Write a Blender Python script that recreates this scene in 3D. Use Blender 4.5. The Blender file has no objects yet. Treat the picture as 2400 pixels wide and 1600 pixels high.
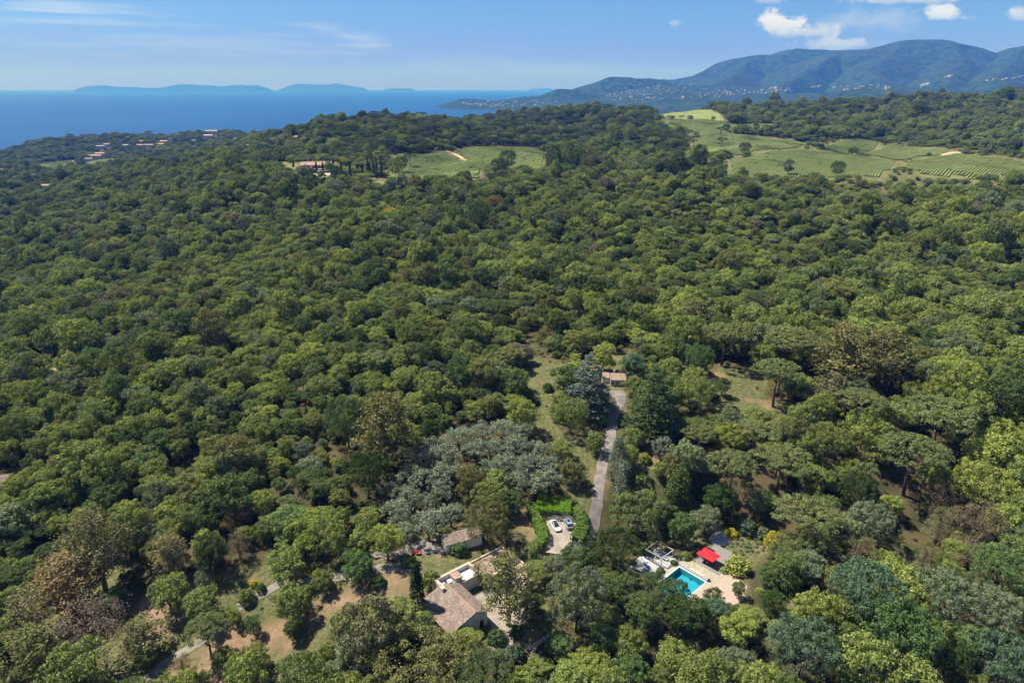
import bpy, math, random
import numpy as np
from mathutils import Vector, Matrix
R = math.radians
C = bpy.context.scene.collection
sc = bpy.context.scene

# ------------------------------------------------------------------ camera, world, sun, exposure
HC = 180.0                                   # camera height above the sea, metres
PITCH = math.atan((800 - 204.5) / 1600.0)
cam_data = bpy.data.cameras.new('camera')
cam = bpy.data.objects.new('camera', cam_data); C.objects.link(cam)
cam_data.sensor_width = 36.0; cam_data.lens = 24.0
cam_data.clip_start = 1.0; cam_data.clip_end = 120000.0
cam.location = (0, 0, HC); cam.rotation_euler = (math.pi / 2 - PITCH, 0, 0)
sc.camera = cam
SUN_EL, SUN_AZ = R(57), math.atan2(-0.90, 0.43)     # azimuth from +Y towards +X
sun_data = bpy.data.lights.new('sun', 'SUN'); sun = bpy.data.objects.new('sun', sun_data); C.objects.link(sun)
sun_dir = Vector((math.cos(SUN_EL) * math.sin(SUN_AZ), math.cos(SUN_EL) * math.cos(SUN_AZ), math.sin(SUN_EL)))
sun.rotation_euler = sun_dir.to_track_quat('Z', 'Y').to_euler()
sun.location = (0, 0, 400)
sun_data.energy = 5.0; sun_data.angle = R(0.53); sun_data.color = (1.0, 0.94, 0.85)
sc.view_settings.view_transform = 'Standard'; sc.view_settings.look = 'None'
sc.view_settings.exposure = 0.85; sc.view_settings.gamma = 1.0
sc.cycles.use_denoising = True
try: sc.cycles.denoiser = 'OPENIMAGEDENOISE'
except Exception: pass
sc.cycles.max_bounces = 5; sc.cycles.diffuse_bounces = 2; sc.cycles.glossy_bounces = 2
sc.cycles.transmission_bounces = 3; sc.cycles.transparent_max_bounces = 6; sc.cycles.volume_bounces = 0
sc.cycles.use_adaptive_sampling = True; sc.cycles.adaptive_threshold = 0.02
sc.cycles.caustics_reflective = False; sc.cycles.caustics_refractive = False
sc.cycles.sample_clamp_indirect = 5.0

# ------------------------------------------------------------------ node helper
class NT:
    def __init__(s, tree): s.t = tree; s.n = tree.nodes; s.l = tree.links
    def node(s, typ, **kw):
        n = s.n.new(typ)
        for k, v in kw.items(): setattr(n, k, v)
        return n
    def put(s, sock, v):
        if v is None: return
        if isinstance(v, bpy.types.NodeSocket): s.l.new(v, sock)
        else: sock.default_value = v
    def math(s, op, a, b=None, c=None, clamp=False):
        n = s.node('ShaderNodeMath', operation=op); n.use_clamp = clamp
        s.put(n.inputs[0], a); s.put(n.inputs[1], b); s.put(n.inputs[2], c); return n.outputs[0]
    def dot(s, a, vec):
        n = s.node('ShaderNodeVectorMath', operation='DOT_PRODUCT'); s.put(n.inputs[0], a); n.inputs[1].default_value = vec
        return n.outputs['Value']
    def mix(s, f, a, b, mode='MIX'):
        n = s.node('ShaderNodeMix', data_type='RGBA', blend_type=mode)
        s.put(n.inputs[0], f); s.put(n.inputs[6], a); s.put(n.inputs[7], b); return n.outputs[2]
    def noise(s, vec, scale, detail=4, rough=0.55, dist=0.0):
        n = s.node('ShaderNodeTexNoise'); s.put(n.inputs['Vector'], vec)
        n.inputs['Scale'].default_value = scale; n.inputs['Detail'].default_value = detail
        n.inputs['Roughness'].default_value = rough; n.inputs['Distortion'].default_value = dist
        return n.outputs['Fac']
    def ramp(s, f, lo, hi, a=0.0, b=1.0, smooth=True):
        n = s.node('ShaderNodeMapRange'); n.interpolation_type = 'SMOOTHSTEP' if smooth else 'LINEAR'
        s.put(n.inputs[0], f)
        for i, v in enumerate((lo, hi, a, b)): n.inputs[1 + i].default_value = v
        return n.outputs[0]

def c4(c): return (c[0], c[1], c[2], 1.0)
def pixdir(px, py):
    u, v = (px - 1200) / 1600.0, (800 - py) / 1600.0
    sp, cp = math.sin(PITCH), math.cos(PITCH)
    return Vector((u, cp + v * sp, -sp + v * cp))

# world: Nishita sky with a few fair-weather clouds
w = bpy.data.worlds.new('World'); sc.world = w; w.use_nodes = True
N = NT(w.node_tree); N.n.clear()
sky = N.node('ShaderNodeTexSky', sky_type='NISHITA', sun_disc=False)
sky.sun_elevation = SUN_EL; sky.sun_rotation = SUN_AZ; sky.altitude = 0; sky.air_density = 0.9
sky.dust_density = 0.15; sky.ozone_density = 4.0
tc = N.node('ShaderNodeTexCoord'); vec = tc.outputs['Generated']
sepd = N.node('ShaderNodeSeparateXYZ'); N.l.new(vec, sepd.inputs[0])
yy = N.math('MAXIMUM', sepd.outputs[1], 0.02)
du = N.math('DIVIDE', sepd.outputs[0], yy); dv = N.math('DIVIDE', sepd.outputs[2], yy)
def plane_noise(su, sv, shear, seed, detail, rough):
    cx = N.node('ShaderNodeCombineXYZ')
    N.put(cx.inputs[0], N.math('MULTIPLY', du, su)); N.put(cx.inputs[1], N.math('MULTIPLY', N.math('ADD', dv, N.math('MULTIPLY', du, shear)), sv)); cx.inputs[2].default_value = seed
    return N.noise(cx.outputs[0], 1.0, detail, rough)
NZ_C = plane_noise(28, 46, 0, 3.7, 7, 0.62); NZ_W = plane_noise(7, 110, 0.04, 9.1, 6, 0.6)
front = N.math('GREATER_THAN', sepd.outputs[1], 0.05)
def cloud_mask(px, py, hw, hh, nz, flat=0.0, lean=0.0, k=2.4):
    d = pixdir(px, py); u0, v0 = d.x / d.y, d.z / d.y
    a = N.math('DIVIDE', N.math('SUBTRACT', du, u0), hw / 1700.0); b = N.math('DIVIDE', N.math('SUBTRACT', dv, v0), hh / 1560.0)
    b = N.math('ADD', b, N.math('MULTIPLY', a, lean))
    if flat: b = N.math('MULTIPLY', b, N.math('ADD', 1.0, N.math('MULTIPLY', N.math('LESS_THAN', b, 0.0), flat)))
    dist = N.math('SQRT', N.math('ADD', N.math('MULTIPLY', a, a), N.math('MULTIPLY', b, b)))
    m = N.math('SUBTRACT', N.math('ADD', N.math('MULTIPLY', nz, k), 1.12 - k * 0.60), dist)
    return N.math('MULTIPLY', m, front), b
col = sky.outputs[0]
gain = N.node('ShaderNodeVectorMath', operation='MULTIPLY')
N.put(gain.inputs[0], col)
N.put(gain.inputs[1], N.mix(N.ramp(dv, 0.16, 0.7), N.mix(N.ramp(dv, -0.02, 0.11), (0.225, 0.165, 0.80, 1), (0.30, 0.41, 0.67, 1)), (0.60, 0.58, 0.58, 1))); col = gain.outputs[0]
for px, py, hw, hh, flat, lean, op, soft in [
    (1832, 62, 76, 35, 0.9, 0.12, 0.90, 0.5), (1900, 78, 130, 20, 0.3, 0.1, 0.55, 0.6),
    (2215, 38, 66, 24, 0.6, 0.1, 0.8, 0.5), (1955, 104, 110, 24, 0.5, 0.0, 0.5, 0.5),
    (2050, 52, 190, 40, 0.0, -0.1, 0.30, 0.9), (2110, 0, 170, 14, 0.2, 0.0, 0.6, 0.6),
    (2398, 36, 60, 20, 0.5, 0.0, 0.6, 0.6), (1582, 55, 22, 10, 0.0, 0.0, 0.3, 0.6), (1805, 0, 40, 9, 0.0, 0.0, 0.45, 0.6)]:
    m, b = cloud_mask(px, py, hw, hh, NZ_C, flat, lean)
    fac = N.math('MULTIPLY', N.ramp(m, 0.0, soft), op)
    col = N.mix(fac, col, N.mix(N.ramp(b, -0.7, 0.5), (3.2, 3.7, 4.9, 1), (5.2, 5.4, 5.8, 1)))
# cirrus streaks drawn out along the wind
for px, py, hw, hh, lean, op in [
    (150, 16, 340, 20, 0.75, 0.42), (160, 50, 340, 16, 0.7, 0.22), (820, 86, 150, 24, 0.9, 0.30),
    (480, 105, 520, 40, 0.2, 0.16), (1150, 150, 460, 34, 0.1, 0.10)]:
    m, b = cloud_mask(px, py, hw, hh, NZ_W, 0, lean, 3.0)
    col = N.mix(N.math('MULTIPLY', N.ramp(m, -0.1, 0.9), op), col, (4.4, 5.0, 6.0, 1))
w.cycles.sampling_method = 'MANUAL'; w.cycles.sample_map_resolution = 256
bg = N.node('ShaderNodeBackground'); bg.inputs['Strength'].default_value = 0.10
N.put(bg.inputs['Color'], col)
wo = N.node('ShaderNodeOutputWorld'); N.l.new(bg.outputs[0], wo.inputs[0])

# ------------------------------------------------------------------ object helpers
def tag(o, label=None, cat=None, group=None, kind=None):
    if label: o['label'] = label
    if cat: o['category'] = cat
    if group: o['group'] = group
    if kind: o['kind'] = kind
    return o
def empty(name, loc, rz=0.0, label=None, cat=None, group=None):
    o = bpy.data.objects.new(name, None); C.objects.link(o)
    o.location = loc; o.rotation_euler = (0, 0, rz); o.empty_display_size = 0.5
    return tag(o, label, cat, group)
def link(name, me, parent=None):
    o = bpy.data.objects.new(name, me); C.objects.link(o)
    if parent: o.parent = parent
    return o
def np_mesh(name, verts, faces, mats, mat_idx=None, smooth=False, fsize=4):
    """verts (n,3) float, faces (m,fsize) int"""
    me = bpy.data.meshes.new(name)
    verts = np.asarray(verts, np.float32); faces = np.asarray(faces, np.int32)
    n, m = len(verts), len(faces)
    me.vertices.add(n); me.vertices.foreach_set('co', verts.ravel())
    me.loops.add(m * fsize); me.loops.foreach_set('vertex_index', faces.ravel())
    me.polygons.add(m); me.polygons.foreach_set('loop_start', np.arange(0, m * fsize, fsize, dtype=np.int32))
    me.polygons.foreach_set('loop_total', np.full(m, fsize, np.int32))
    for mt in (mats if isinstance(mats, (list, tuple)) else [mats]): me.materials.append(mt)
    if mat_idx is not None: me.polygons.foreach_set('material_index', np.asarray(mat_idx, np.int32))
    me.polygons.foreach_set('use_smooth', np.full(m, smooth, bool))
    me.update(calc_edges=True)
    return me
class MB:
    """collects boxes, prisms, tubes into one mesh"""
    def __init__(s): s.v = []; s.f = []; s.mi = []
    def add(s, vs, fs, mi=0):
        k = len(s.v); s.v += [tuple(v) for v in vs]; s.f += [tuple(i + k for i in f) for f in fs]; s.mi += [mi] * len(fs)
    def box(s, x0, x1, y0, y1, z0, z1, mi=0):
        vs = [(x0, y0, z0), (x1, y0, z0), (x1, y1, z0), (x0, y1, z0), (x0, y0, z1), (x1, y0, z1), (x1, y1, z1), (x0, y1, z1)]
        s.add(vs, [(3, 2, 1, 0), (4, 5, 6, 7), (0, 1, 5, 4), (1, 2, 6, 5), (2, 3, 7, 6), (3, 0, 4, 7)], mi)
    def prism(s, poly, z0, z1, mi=0):
        n = len(poly)
        a = sum(poly[i][0] * poly[(i + 1) % n][1] - poly[(i + 1) % n][0] * poly[i][1] for i in range(n))
        if a < 0: poly = poly[::-1]
        vs = [(p[0], p[1], z0) for p in poly] + [(p[0], p[1], z1) for p in poly]
        s.add(vs, [tuple(range(n))[::-1], tuple(range(n, 2 * n))] + [(i, (i + 1) % n, n + (i + 1) % n, n + i) for i in range(n)], mi)
    def tube(s, pts, rad, seg=7, mi=0, cap=True):
        pts = [Vector(p) for p in pts]; rings = []; k = len(s.v)
        for i, p in enumerate(pts):
            d = (pts[min(i + 1, len(pts) - 1)] - pts[max(i - 1, 0)]).normalized()
            a = d.cross(Vector((0.13, 0.31, 1)) if abs(d.z) < 0.9 else Vector((1, 0.2, 0))).normalized(); b = d.cross(a)
            for j in range(seg):
                t = 2 * math.pi * j / seg
                s.v.append(tuple(p + (a * math.cos(t) + b * math.sin(t)) * rad[i]))
        for i in range(len(pts) - 1):
            for j in range(seg):
                q = (j + 1) % seg
                s.f.append((k + i * seg + j, k + i * seg + q, k + (i + 1) * seg + q, k + (i + 1) * seg + j)); s.mi.append(mi)
        if cap:
            s.f.append(tuple(k + j for j in range(seg))[::-1]); s.f.append(tuple(k + (len(pts) - 1) * seg + j for j in range(seg))); s.mi += [mi, mi]
    def build(s, name, mats, parent=None, smooth=False, bevel=0.0):
        me = bpy.data.meshes.new(name); me.from_pydata(s.v, [], s.f)
        for m in (mats if isinstance(mats, (list, tuple)) else [mats]): me.materials.append(m)
        me.polygons.foreach_set('material_index', s.mi)
        if smooth: me.polygons.foreach_set('use_smooth', [True] * len(s.f))
        me.update()
        o = link(name, me, parent)
        if bevel:
            b = o.modifiers.new('bevel', 'BEVEL'); b.width = bevel; b.segments = 2; b.limit_method = 'ANGLE'
        return o

# ------------------------------------------------------------------ materials
def material(name, color, rough=0.9, spec=0.2, vary=0.0, scale=1.0, color2=None, bump=0.0, metallic=0.0, coords='Object', detail=5):
    m = bpy.data.materials.new(name); m.use_nodes = True
    t = NT(m.node_tree); bsdf = t.n['Principled BSDF']
    bsdf.inputs['Roughness'].default_value = rough; bsdf.inputs['Specular IOR Level'].default_value = spec
    bsdf.inputs['Metallic'].default_value = metallic
    bsdf.inputs['Base Color'].default_value = c4(color)
    if color2 is not None or vary or bump:
        tcn = t.node('ShaderNodeTexCoord'); nz = t.noise(tcn.outputs[coords], scale, detail)
        c2 = color2 if color2 is not None else tuple(x * (1 - vary) for x in color)
        t.put(bsdf.inputs['Base Color'], t.mix(t.ramp(nz, 0.35, 0.65), c4(color), c4(c2)))
        if bump:
            b = t.node('ShaderNodeBump'); b.inputs['Strength'].default_value = bump; b.inputs['Distance'].default_value = 0.05
            t.put(b.inputs['Height'], nz); t.l.new(b.outputs[0], bsdf.inputs['Normal'])
    return m

def foliage_material(name, source, trans=0.28):
    """leaf colour is the tree's own tint (object colour, or the instance's 'tint') with leaf to leaf variation"""
    m = bpy.data.materials.new(name); m.use_nodes = True; t = NT(m.node_tree); t.n.clear()
    if source == 'object':
        base = t.node('ShaderNodeObjectInfo').outputs['Color']
    else:
        base = t.node('ShaderNodeAttribute', attribute_type='INSTANCER', attribute_name='tint').outputs['Color']
    lf = t.node('ShaderNodeAttribute', attribute_type='GEOMETRY', attribute_name='leaf').outputs['Fac']
    vm = t.node('ShaderNodeVectorMath', operation='SCALE'); t.put(vm.inputs[0], base)
    t.put(vm.inputs['Scale'], t.ramp(lf, 0, 1, 0.55, 1.50, smooth=False))
    hs = t.node('ShaderNodeHueSaturation'); t.put(hs.inputs['Color'], vm.outputs[0])
    t.put(hs.inputs['Hue'], t.ramp(lf, 0, 1, 0.512, 0.488, smooth=False))
    d = t.node('ShaderNodeBsdfDiffuse'); t.put(d.inputs[0], hs.outputs[0])
    tr = t.node('ShaderNodeBsdfTranslucent'); t.put(tr.inputs[0], hs.outputs[0])
    mx = t.node('ShaderNodeMixShader'); mx.inputs[0].default_value = trans
    t.l.new(d.outputs[0], mx.inputs[1]); t.l.new(tr.outputs[0], mx.inputs[2])
    o = t.node('ShaderNodeOutputMaterial'); t.l.new(mx.outputs[0], o.inputs[0])
    return m
LEAF_OBJ = foliage_material('leaves', 'object'); LEAF_INST = foliage_material('forest_leaves', 'inst')
BARK = material('bark', (0.16, 0.11, 0.075), 0.95, 0.1, scale=3, color2=(0.08, 0.055, 0.04))
BARK_PALE = material('pale_bark', (0.42, 0.36, 0.29), 0.9, 0.1, scale=2, color2=(0.2, 0.15, 0.11))

# ------------------------------------------------------------------ the lie of the land
def surv(px, py, Y):
    d = pixdir(px, py); s = Y / d.y
    return (d.x * s, Y, HC + d.z * s)
SURVEY = [surv(*p) for p in [
    (1200, 1600, 110), (0, 1600, 116), (2400, 1600, 112), (600, 1500, 128), (1070, 1440, 127), (1600, 1370, 139), (2000, 1400, 132),
    (2400, 1350, 138), (1300, 1235, 155), (950, 1270, 151), (500, 1360, 143), (150, 1320, 157), (2200, 1200, 165), (1900, 1200, 163),
    (1387, 1100, 178), (1440, 905, 218), (1250, 900, 221), (1700, 900, 215), (2100, 900, 213), (2400, 900, 213), (800, 1000, 202), (400, 1100, 188),
    (0, 1100, 192), (0, 850, 295), (400, 800, 290), (800, 750, 300), (1200, 800, 262), (1200, 700, 320), (1200, 600, 400), (1200, 500, 500),
    (1200, 430, 615), (1600, 430, 610), (2300, 700, 315), (2300, 600, 385), (2300, 500, 470), (2300, 440, 560), (1900, 800, 260), (1900, 600, 395), (1900, 430, 605),
    (1900, 388, 750), (1900, 345, 930), (2300, 375, 815), (1610, 285, 1250), (1560, 330, 1000), (1900, 257, 1700), (1600, 270, 1600), (2350, 240, 1480), (2150, 300, 1150),
    (2400, 330, 980), (2100, 266, 1400), (1700, 305, 1120), (2150, 345, 950), (1100, 372, 800), (1240, 350, 900), (950, 402, 730), (735, 410, 660),
    (735, 465, 590), (700, 600, 430), (850, 335, 920), (880, 282, 1180), (640, 345, 1150), (400, 405, 1000), (300, 500, 700), (0, 500, 800), (0, 430, 1200),
    (0, 600, 560), (300, 650, 430), (0, 700, 420), (0, 406, 1430), (200, 387, 1560), (250, 377, 1620), (300, 340, 1950), (350, 330, 2150), (134, 334, 2000), (50, 376, 1760), (250, 325, 2100), (600, 326, 2150), (0, 386, 1640), (200, 338, 2000),
    (500, 324, 2200), (700, 334, 2000), (450, 355, 1700), (620, 340, 1600), (1200, 322, 1150), (1300, 274, 1500), (1050, 303, 1350), (1160, 296, 1420), (1120, 335, 960)]]
SURVEY += [(100, 2500, 30), (900, 2600, 60), (1900, 2500, 90), (-420, 2500, -12), (-1100, 2700, -20), (-1900, 2500, -40), (-2600, 2500, -50), (200, 4200, -5),
           (2000, 4200, 30), (3600, 4200, 40), (-1200, 4200, -60), (-3800, 4200, -60), (-1450, 1750, -12), (-1400, 1930, -8), (-1520, 2100, -16), (-1900, 2350, -30), (-1290, 1790, 1), (-1750, 1900, -30), (-900, 1000, 25), (0, 30, 58), (60, 30, 58), (-60, 30, 58), (2100, 1500, 150), (1300, 900, 125)]
def uw(X, Y):
    Yc = np.maximum(Y, 55.0)
    return np.stack([X / Yc * 1.3, np.log(Yc)], -1)
_P = np.array(SURVEY); _Q = uw(_P[:, 0], _P[:, 1])
def _tps(r2): return r2 * np.log(r2 + 1e-12) * 0.5
_n = len(_P); _A = np.zeros((_n + 3, _n + 3)); _d2 = ((_Q[:, None] - _Q[None]) ** 2).sum(-1)
_A[:_n, :_n] = _tps(_d2) + np.eye(_n) * 0.002; _A[:_n, _n] = 1; _A[:_n, _n + 1:] = _Q; _A[_n:, :_n] = _A[:_n, _n:].T
_W = np.linalg.solve(_A, np.concatenate([_P[:, 2], np.zeros(3)]))
PADS = []            # (x, y, radius, z): levelled building plots
_rng = np.random.RandomState(7)
_NP = [(_rng.uniform(0, 6.28), _rng.uniform(0, 6.28), a) for a in _rng.uniform(0, 6.28, 12)]
def ground(X, Y):
    X = np.atleast_1d(np.asarray(X, float)); Y = np.atleast_1d(np.asarray(Y, float)); shp = X.shape; X = X.ravel(); Y = Y.ravel()
    z = np.empty(len(X))
    for i in range(0, len(X), 20000):
        q = uw(X[i:i + 20000], Y[i:i + 20000]); d2 = ((q[:, None] - _Q[None]) ** 2).sum(-1)
        z[i:i + 20000] = _tps(d2) @ _W[:_n] + _W[_n] + q @ _W[_n + 1:]
    amp = np.clip((Y - 240) / 160, 0.0, 1.0) * np.where(Y < 600, 3.1, np.clip(3.1 - (Y - 600) / 40, 1.0, 3.1))
    for k, (p1, p2, a) in enumerate(_NP):
        L = 60 * 1.35 ** k
        z += amp * L * 0.010 * np.clip(Y / L / 5, 0, 1) * np.sin((X * math.cos(a) + Y * math.sin(a)) * 6.28 / L + p1) * np.sin((-X * math.sin(a) + Y * math.cos(a)) * 6.28 / L * .8 + p2)
    for (x, y, r, zp) in PADS:
        d = np.hypot(X - x, Y - y); k = 1 - np.clip((d - r) / (r * 0.5 + 2), 0, 1); k = k * k * (3 - 2 * k)
        z = z * (1 - k) + zp * k
    return z.reshape(shp)
def gz(x, y): return float(ground(x, y)[0])
def march(px, py, h=0.0, f=ground, ymin=70.0, ymax=4500.0):
    """world points (arrays) where the line of sight through a photo pixel meets the land raised by h"""
    px = np.atleast_1d(np.asarray(px, float)); py = np.atleast_1d(np.asarray(py, float))
    u, v = (px - 1200) / 1600.0, (800 - py) / 1600.0; sp, cp = math.sin(PITCH), math.cos(PITCH)
    dy = cp + v * sp; k = u / dy; m = (-sp + v * cp) / dy
    h = np.broadcast_to(h, px.shape)
    Ys = np.exp(np.linspace(math.log(ymin), math.log(ymax), 260))
    XX = k[:, None] * Ys[None]; ZZ = HC + m[:, None] * Ys[None]
    below = ZZ < f(XX, np.broadcast_to(Ys, XX.shape)) + h[:, None]
    idx = np.where(below.any(1), below.argmax(1), len(Ys) - 1); idx = np.maximum(idx, 1)
    lo, hi = Ys[idx - 1], Ys[idx]
    for _ in range(14):
        mid = (lo + hi) / 2; b = HC + m * mid < f(k * mid, mid) + h
        hi = np.where(b, mid, hi); lo = np.where(b, lo, mid)
    Y = (lo + hi) / 2
    return np.stack([k * Y, Y, f(k * Y, Y)], -1), below.any(1)
def at(px, py, h=0.0):
    p, _ = march([px], [py], h); return Vector(p[0])
def poly(pts):
    p, _ = march([a for a, b in pts], [b for a, b in pts]); return p[:, :2]
def inside(X, Y, P):
    c = np.zeros(X.shape, bool); n = len(P)
    for i in range(n):
        x1, y1 = P[i]; x2, y2 = P[(i + 1) % n]
        if y1 == y2: continue
        c ^= ((y1 > Y) != (y2 > Y)) & (X < (x2 - x1) * (Y - y1) / (y2 - y1) + x1)
    return c
def edge_dist(X, Y, P, closed=True):
    d = np.full(X.shape, 1e9); n = len(P)
    for i in range(n if closed else n - 1):
        a, b = np.array(P[i]), np.array(P[(i + 1) % n]); ab = b - a
        t = np.clip(((X - a[0]) * ab[0] + (Y - a[1]) * ab[1]) / max(ab @ ab, 1e-9), 0, 1)
        d = np.minimum(d, np.hypot(X - a[0] - t * ab[0], Y - a[1] - t * ab[1]))
    return d

# levelled plots: car park, villa, pool, garage yard, upper house, estate (photo pixel, radius)
for px, py, r in [(1300, 1235, 8), (1090, 1425, 15), (1622, 1335, 21), (1000, 1275, 11), (1450, 895, 9), (740, 400, 22)]:
    q = at(px, py); PADS.append((q.x, q.y, r, q.z))

GRASS = [poly(p) for p in [
    [(1245, 837), (1333, 852), (1328, 923), (1308, 981), (1333, 1032), (1402, 970), (1402, 1067), (1391, 1167), (1388, 1225), (1333, 1175), (1300, 1110), (1311, 1050), (1225, 1015), (1235, 935), (1200, 900)],
    [(1505, 1047), (1556, 1067), (1580, 1096), (1557, 1161), (1534, 1182), (1494, 1161), (1478, 1100)],
    [(1691, 853), (1764, 864), (1806, 895), (1791, 933), (1856, 945), (1913, 956), (1906, 994), (1864, 1017), (1825, 995), (1749, 1008), (1665, 1002), (1672, 925), (1640, 900)],
    [(1978, 1029), (2036, 1071), (2040, 1110), (1998, 1105)],
    [(225, 1300), (330, 1305), (420, 1365), (520, 1340), (620, 1318), (700, 1340), (800, 1330), (860, 1290), (985, 1285), (1000, 1400), (960, 1425), (880, 1440), (790, 1480), (640, 1640), (40, 1640), (60, 1500), (110, 1400), (180, 1370)],
    [(940, 1235), (990, 1245), (1060, 1262), (1110, 1300), (1080, 1340), (930, 1320), (900, 1280)],
    [(1803, 1432), (1853, 1402), (1945, 1402), (1930, 1459), (1860, 1450), (1820, 1530), (1770, 1490)],
    [(2056, 1283), (2159, 1306), (2140, 1363), (2102, 1402), (2060, 1350)],
    [(1210, 1140), (1250, 1200), (1268, 1245), (1240, 1285), (1195, 1260), (1190, 1180)],
    [(730, 1240), (800, 1230), (800, 1262), (740, 1275)],
    [(70, 830), (150, 840), (160, 910), (110, 905), (70, 880)]]]
LOTS = [poly(p) for p in [
    [(1255, 1175), (1345, 1170), (1372, 1225), (1350, 1300), (1290, 1315), (1240, 1300)],
    [(1495, 1270), (1560, 1255), (1640, 1225), (1740, 1225), (1830, 1270), (1760, 1345), (1750, 1420), (1620, 1440), (1480, 1360)],
    [(960, 1410), (1010, 1300), (1120, 1270), (1280, 1290), (1330, 1330), (1300, 1480), (1180, 1560), (1090, 1530), (1040, 1510)],
    [(880, 1290), (960, 1240), (1100, 1220), (1130, 1300), (1070, 1350), (1000, 1350)],
    [(893, 1335), (975, 1322), (985, 1462), (905, 1458)], [(1380, 830), (1480, 820), (1500, 930), (1425, 960), (1385, 930)]]]
ROAD_PX = [(1445, 915), (1449, 940), (1437, 975), (1433, 1010), (1428, 1040), (1415, 1075), (1408, 1110), (1402, 1150), (1398, 1190), (1390, 1230), (1378, 1262), (1345, 1290), (1310, 1300)]
ROAD = [tuple(at(*p)[:2]) for p in ROAD_PX]
PATH_PX = [(940, 1330), (800, 1350), (720, 1365), (655, 1370), (620, 1390), (580, 1410), (550, 1430), (520, 1470), (460, 1510), (400, 1545), (340, 1590), (300, 1640)]
PATH = [tuple(at(*p)[:2]) for p in PATH_PX]
SOIL = [poly(p) for p in [
    [(500, 1500), (640, 1460), (700, 1440), (760, 1400), (850, 1375), (880, 1400), (800, 1430), (730, 1470), (650, 1500), (560, 1600), (430, 1650), (350, 1600)],
    [(300, 1380), (400, 1400), (440, 1440), (380, 1500), (320, 1460)], [(860, 1350), (960, 1340), (980, 1390), (900, 1390)],
    [(1520, 1050), (1560, 1070), (1575, 1110), (1545, 1100)], [(1230, 1140), (1265, 1210), (1250, 1270), (1215, 1240)]]]
FIELDS_PX = [
    [(922, 363), (1040, 355), (1130, 384), (1130, 418), (925, 432)], [(1062, 352), (1160, 343), (1235, 345), (1280, 357), (1275, 398), (1135, 402)],
    [(1525, 274), (1560, 268), (1692, 271), (1702, 285), (1530, 286)], [(1538, 289), (1705, 288), (1870, 298), (1800, 306), (1705, 312), (1660, 320), (1600, 322), (1555, 309)],
    [(1620, 328), (1690, 314), (1780, 320), (1910, 337), (1875, 349), (1780, 354), (1720, 366), (1620, 360)],
    [(1705, 374), (1790, 356), (1870, 350), (1975, 362), (2105, 378), (2070, 418), (1900, 424), (1712, 422)], [(1912, 345), (2020, 326), (2070, 334), (2055, 351), (1965, 360)],
    [(1995, 361), (2110, 340), (2228, 354), (2105, 376)], [(2112, 379), (2240, 357), (2378, 372), (2425, 392), (2400, 412), (2250, 420), (2150, 414)],
    [(90, 383), (175, 374), (182, 402), (95, 408)], [(190, 388), (245, 374), (292, 381), (290, 402), (200, 408)]]
FIELDS = [poly(p) for p in FIELDS_PX]
LAWNS = [poly(p) for p in [[(862, 418), (905, 418), (903, 440), (880, 436)], [(1310, 407), (1420, 410), (1480, 420), (1475, 428), (1310, 418)], [(655, 380), (700, 385), (700, 396), (655, 394)], [(905, 398), (955, 398), (960, 415), (905, 415)]]]
ESTATE = poly([(690, 392), (702, 380), (790, 380), (805, 400), (800, 424), (690, 424)])
LOW = [poly(q) for q in [[(1600, 318), (1905, 332), (2070, 322), (2240, 345), (2430, 370), (2430, 425), (1700, 430), (1600, 362)], [(1690, 404), (2430, 404), (2430, 452), (1690, 448)], [(915, 412), (1295, 398), (1295, 432), (915, 452)]]]
GROVE = poly([(900, 1190), (960, 1090), (1005, 1015), (1100, 995), (1200, 975), (1290, 1060), (1300, 1130), (1240, 1165), (1160, 1110), (1100, 1150), (1090, 1190), (1010, 1255), (920, 1245)])
GARDEN = poly([(660, 385), (700, 372), (800, 372), (960, 392), (965, 432), (880, 448), (800, 440), (670, 440)])

# ground sheet: one grid, finer towards the camera
nu, rows = 560, []
y = -40.0
while y < 5000: rows.append(y); y += max(1.6, (y + 20) * 0.0098)
rows = np.array(rows); us = np.linspace(-1.0, 1.0, nu); us = np.sign(us) * np.abs(us) ** 1.15 * 1.15
GX = us[None] * (rows[:, None] + 90); GY = np.repeat(rows[:, None], nu, 1); GZ = ground(GX, GY)
def grid_faces(a, b):
    i = np.arange(a - 1)[:, None] * b + np.arange(b - 1)[None]
    return np.stack([i, i + 1, i + b + 1, i + b], -1).reshape(-1, 4)
_c, _s = math.cos(-0.8229), math.sin(-0.8229); _lx = (GX - 43.07) * _c + (GY - 144.42) * _s; _ly = -(GX - 43.07) * _s + (GY - 144.42) * _c
GZ = np.where((_lx > -.6) & (_lx < 8.3) & (_ly < .6) & (_ly > -11.6), GZ - 2.4, GZ)      # hollow for the swimming pool
gv = np.stack([GX, GY, GZ], -1).reshape(-1, 3)
def mask_of(polys, soft):
    m = np.zeros(len(gv)); X, Y = gv[:, 0], gv[:, 1]
    for P in polys:
        b = (X > P[:, 0].min() - soft) & (X < P[:, 0].max() + soft) & (Y > P[:, 1].min() - soft) & (Y < P[:, 1].max() + soft)
        if b.any():
            s = np.where(inside(X[b], Y[b], P), 1, -1) * edge_dist(X[b], Y[b], P)
            m[b] = np.maximum(m[b], np.clip(0.5 + s / soft, 0, 1))
    return m
near_path = np.maximum(np.clip(1.2 - edge_dist(gv[:, 0], gv[:, 1], np.array(ROAD), False) / 5, 0, 1), np.clip(1.2 - edge_dist(gv[:, 0], gv[:, 1], np.array(PATH), False) / 4, 0, 1))
MK = np.stack([np.maximum(mask_of(GRASS + LOTS + [ESTATE, LOW[0]], 3.0), near_path * 0.8), mask_of(SOIL, 4.0), np.maximum(mask_of(FIELDS, 6.0), mask_of(LAWNS, 3.0)), np.ones(len(gv))], -1)
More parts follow.
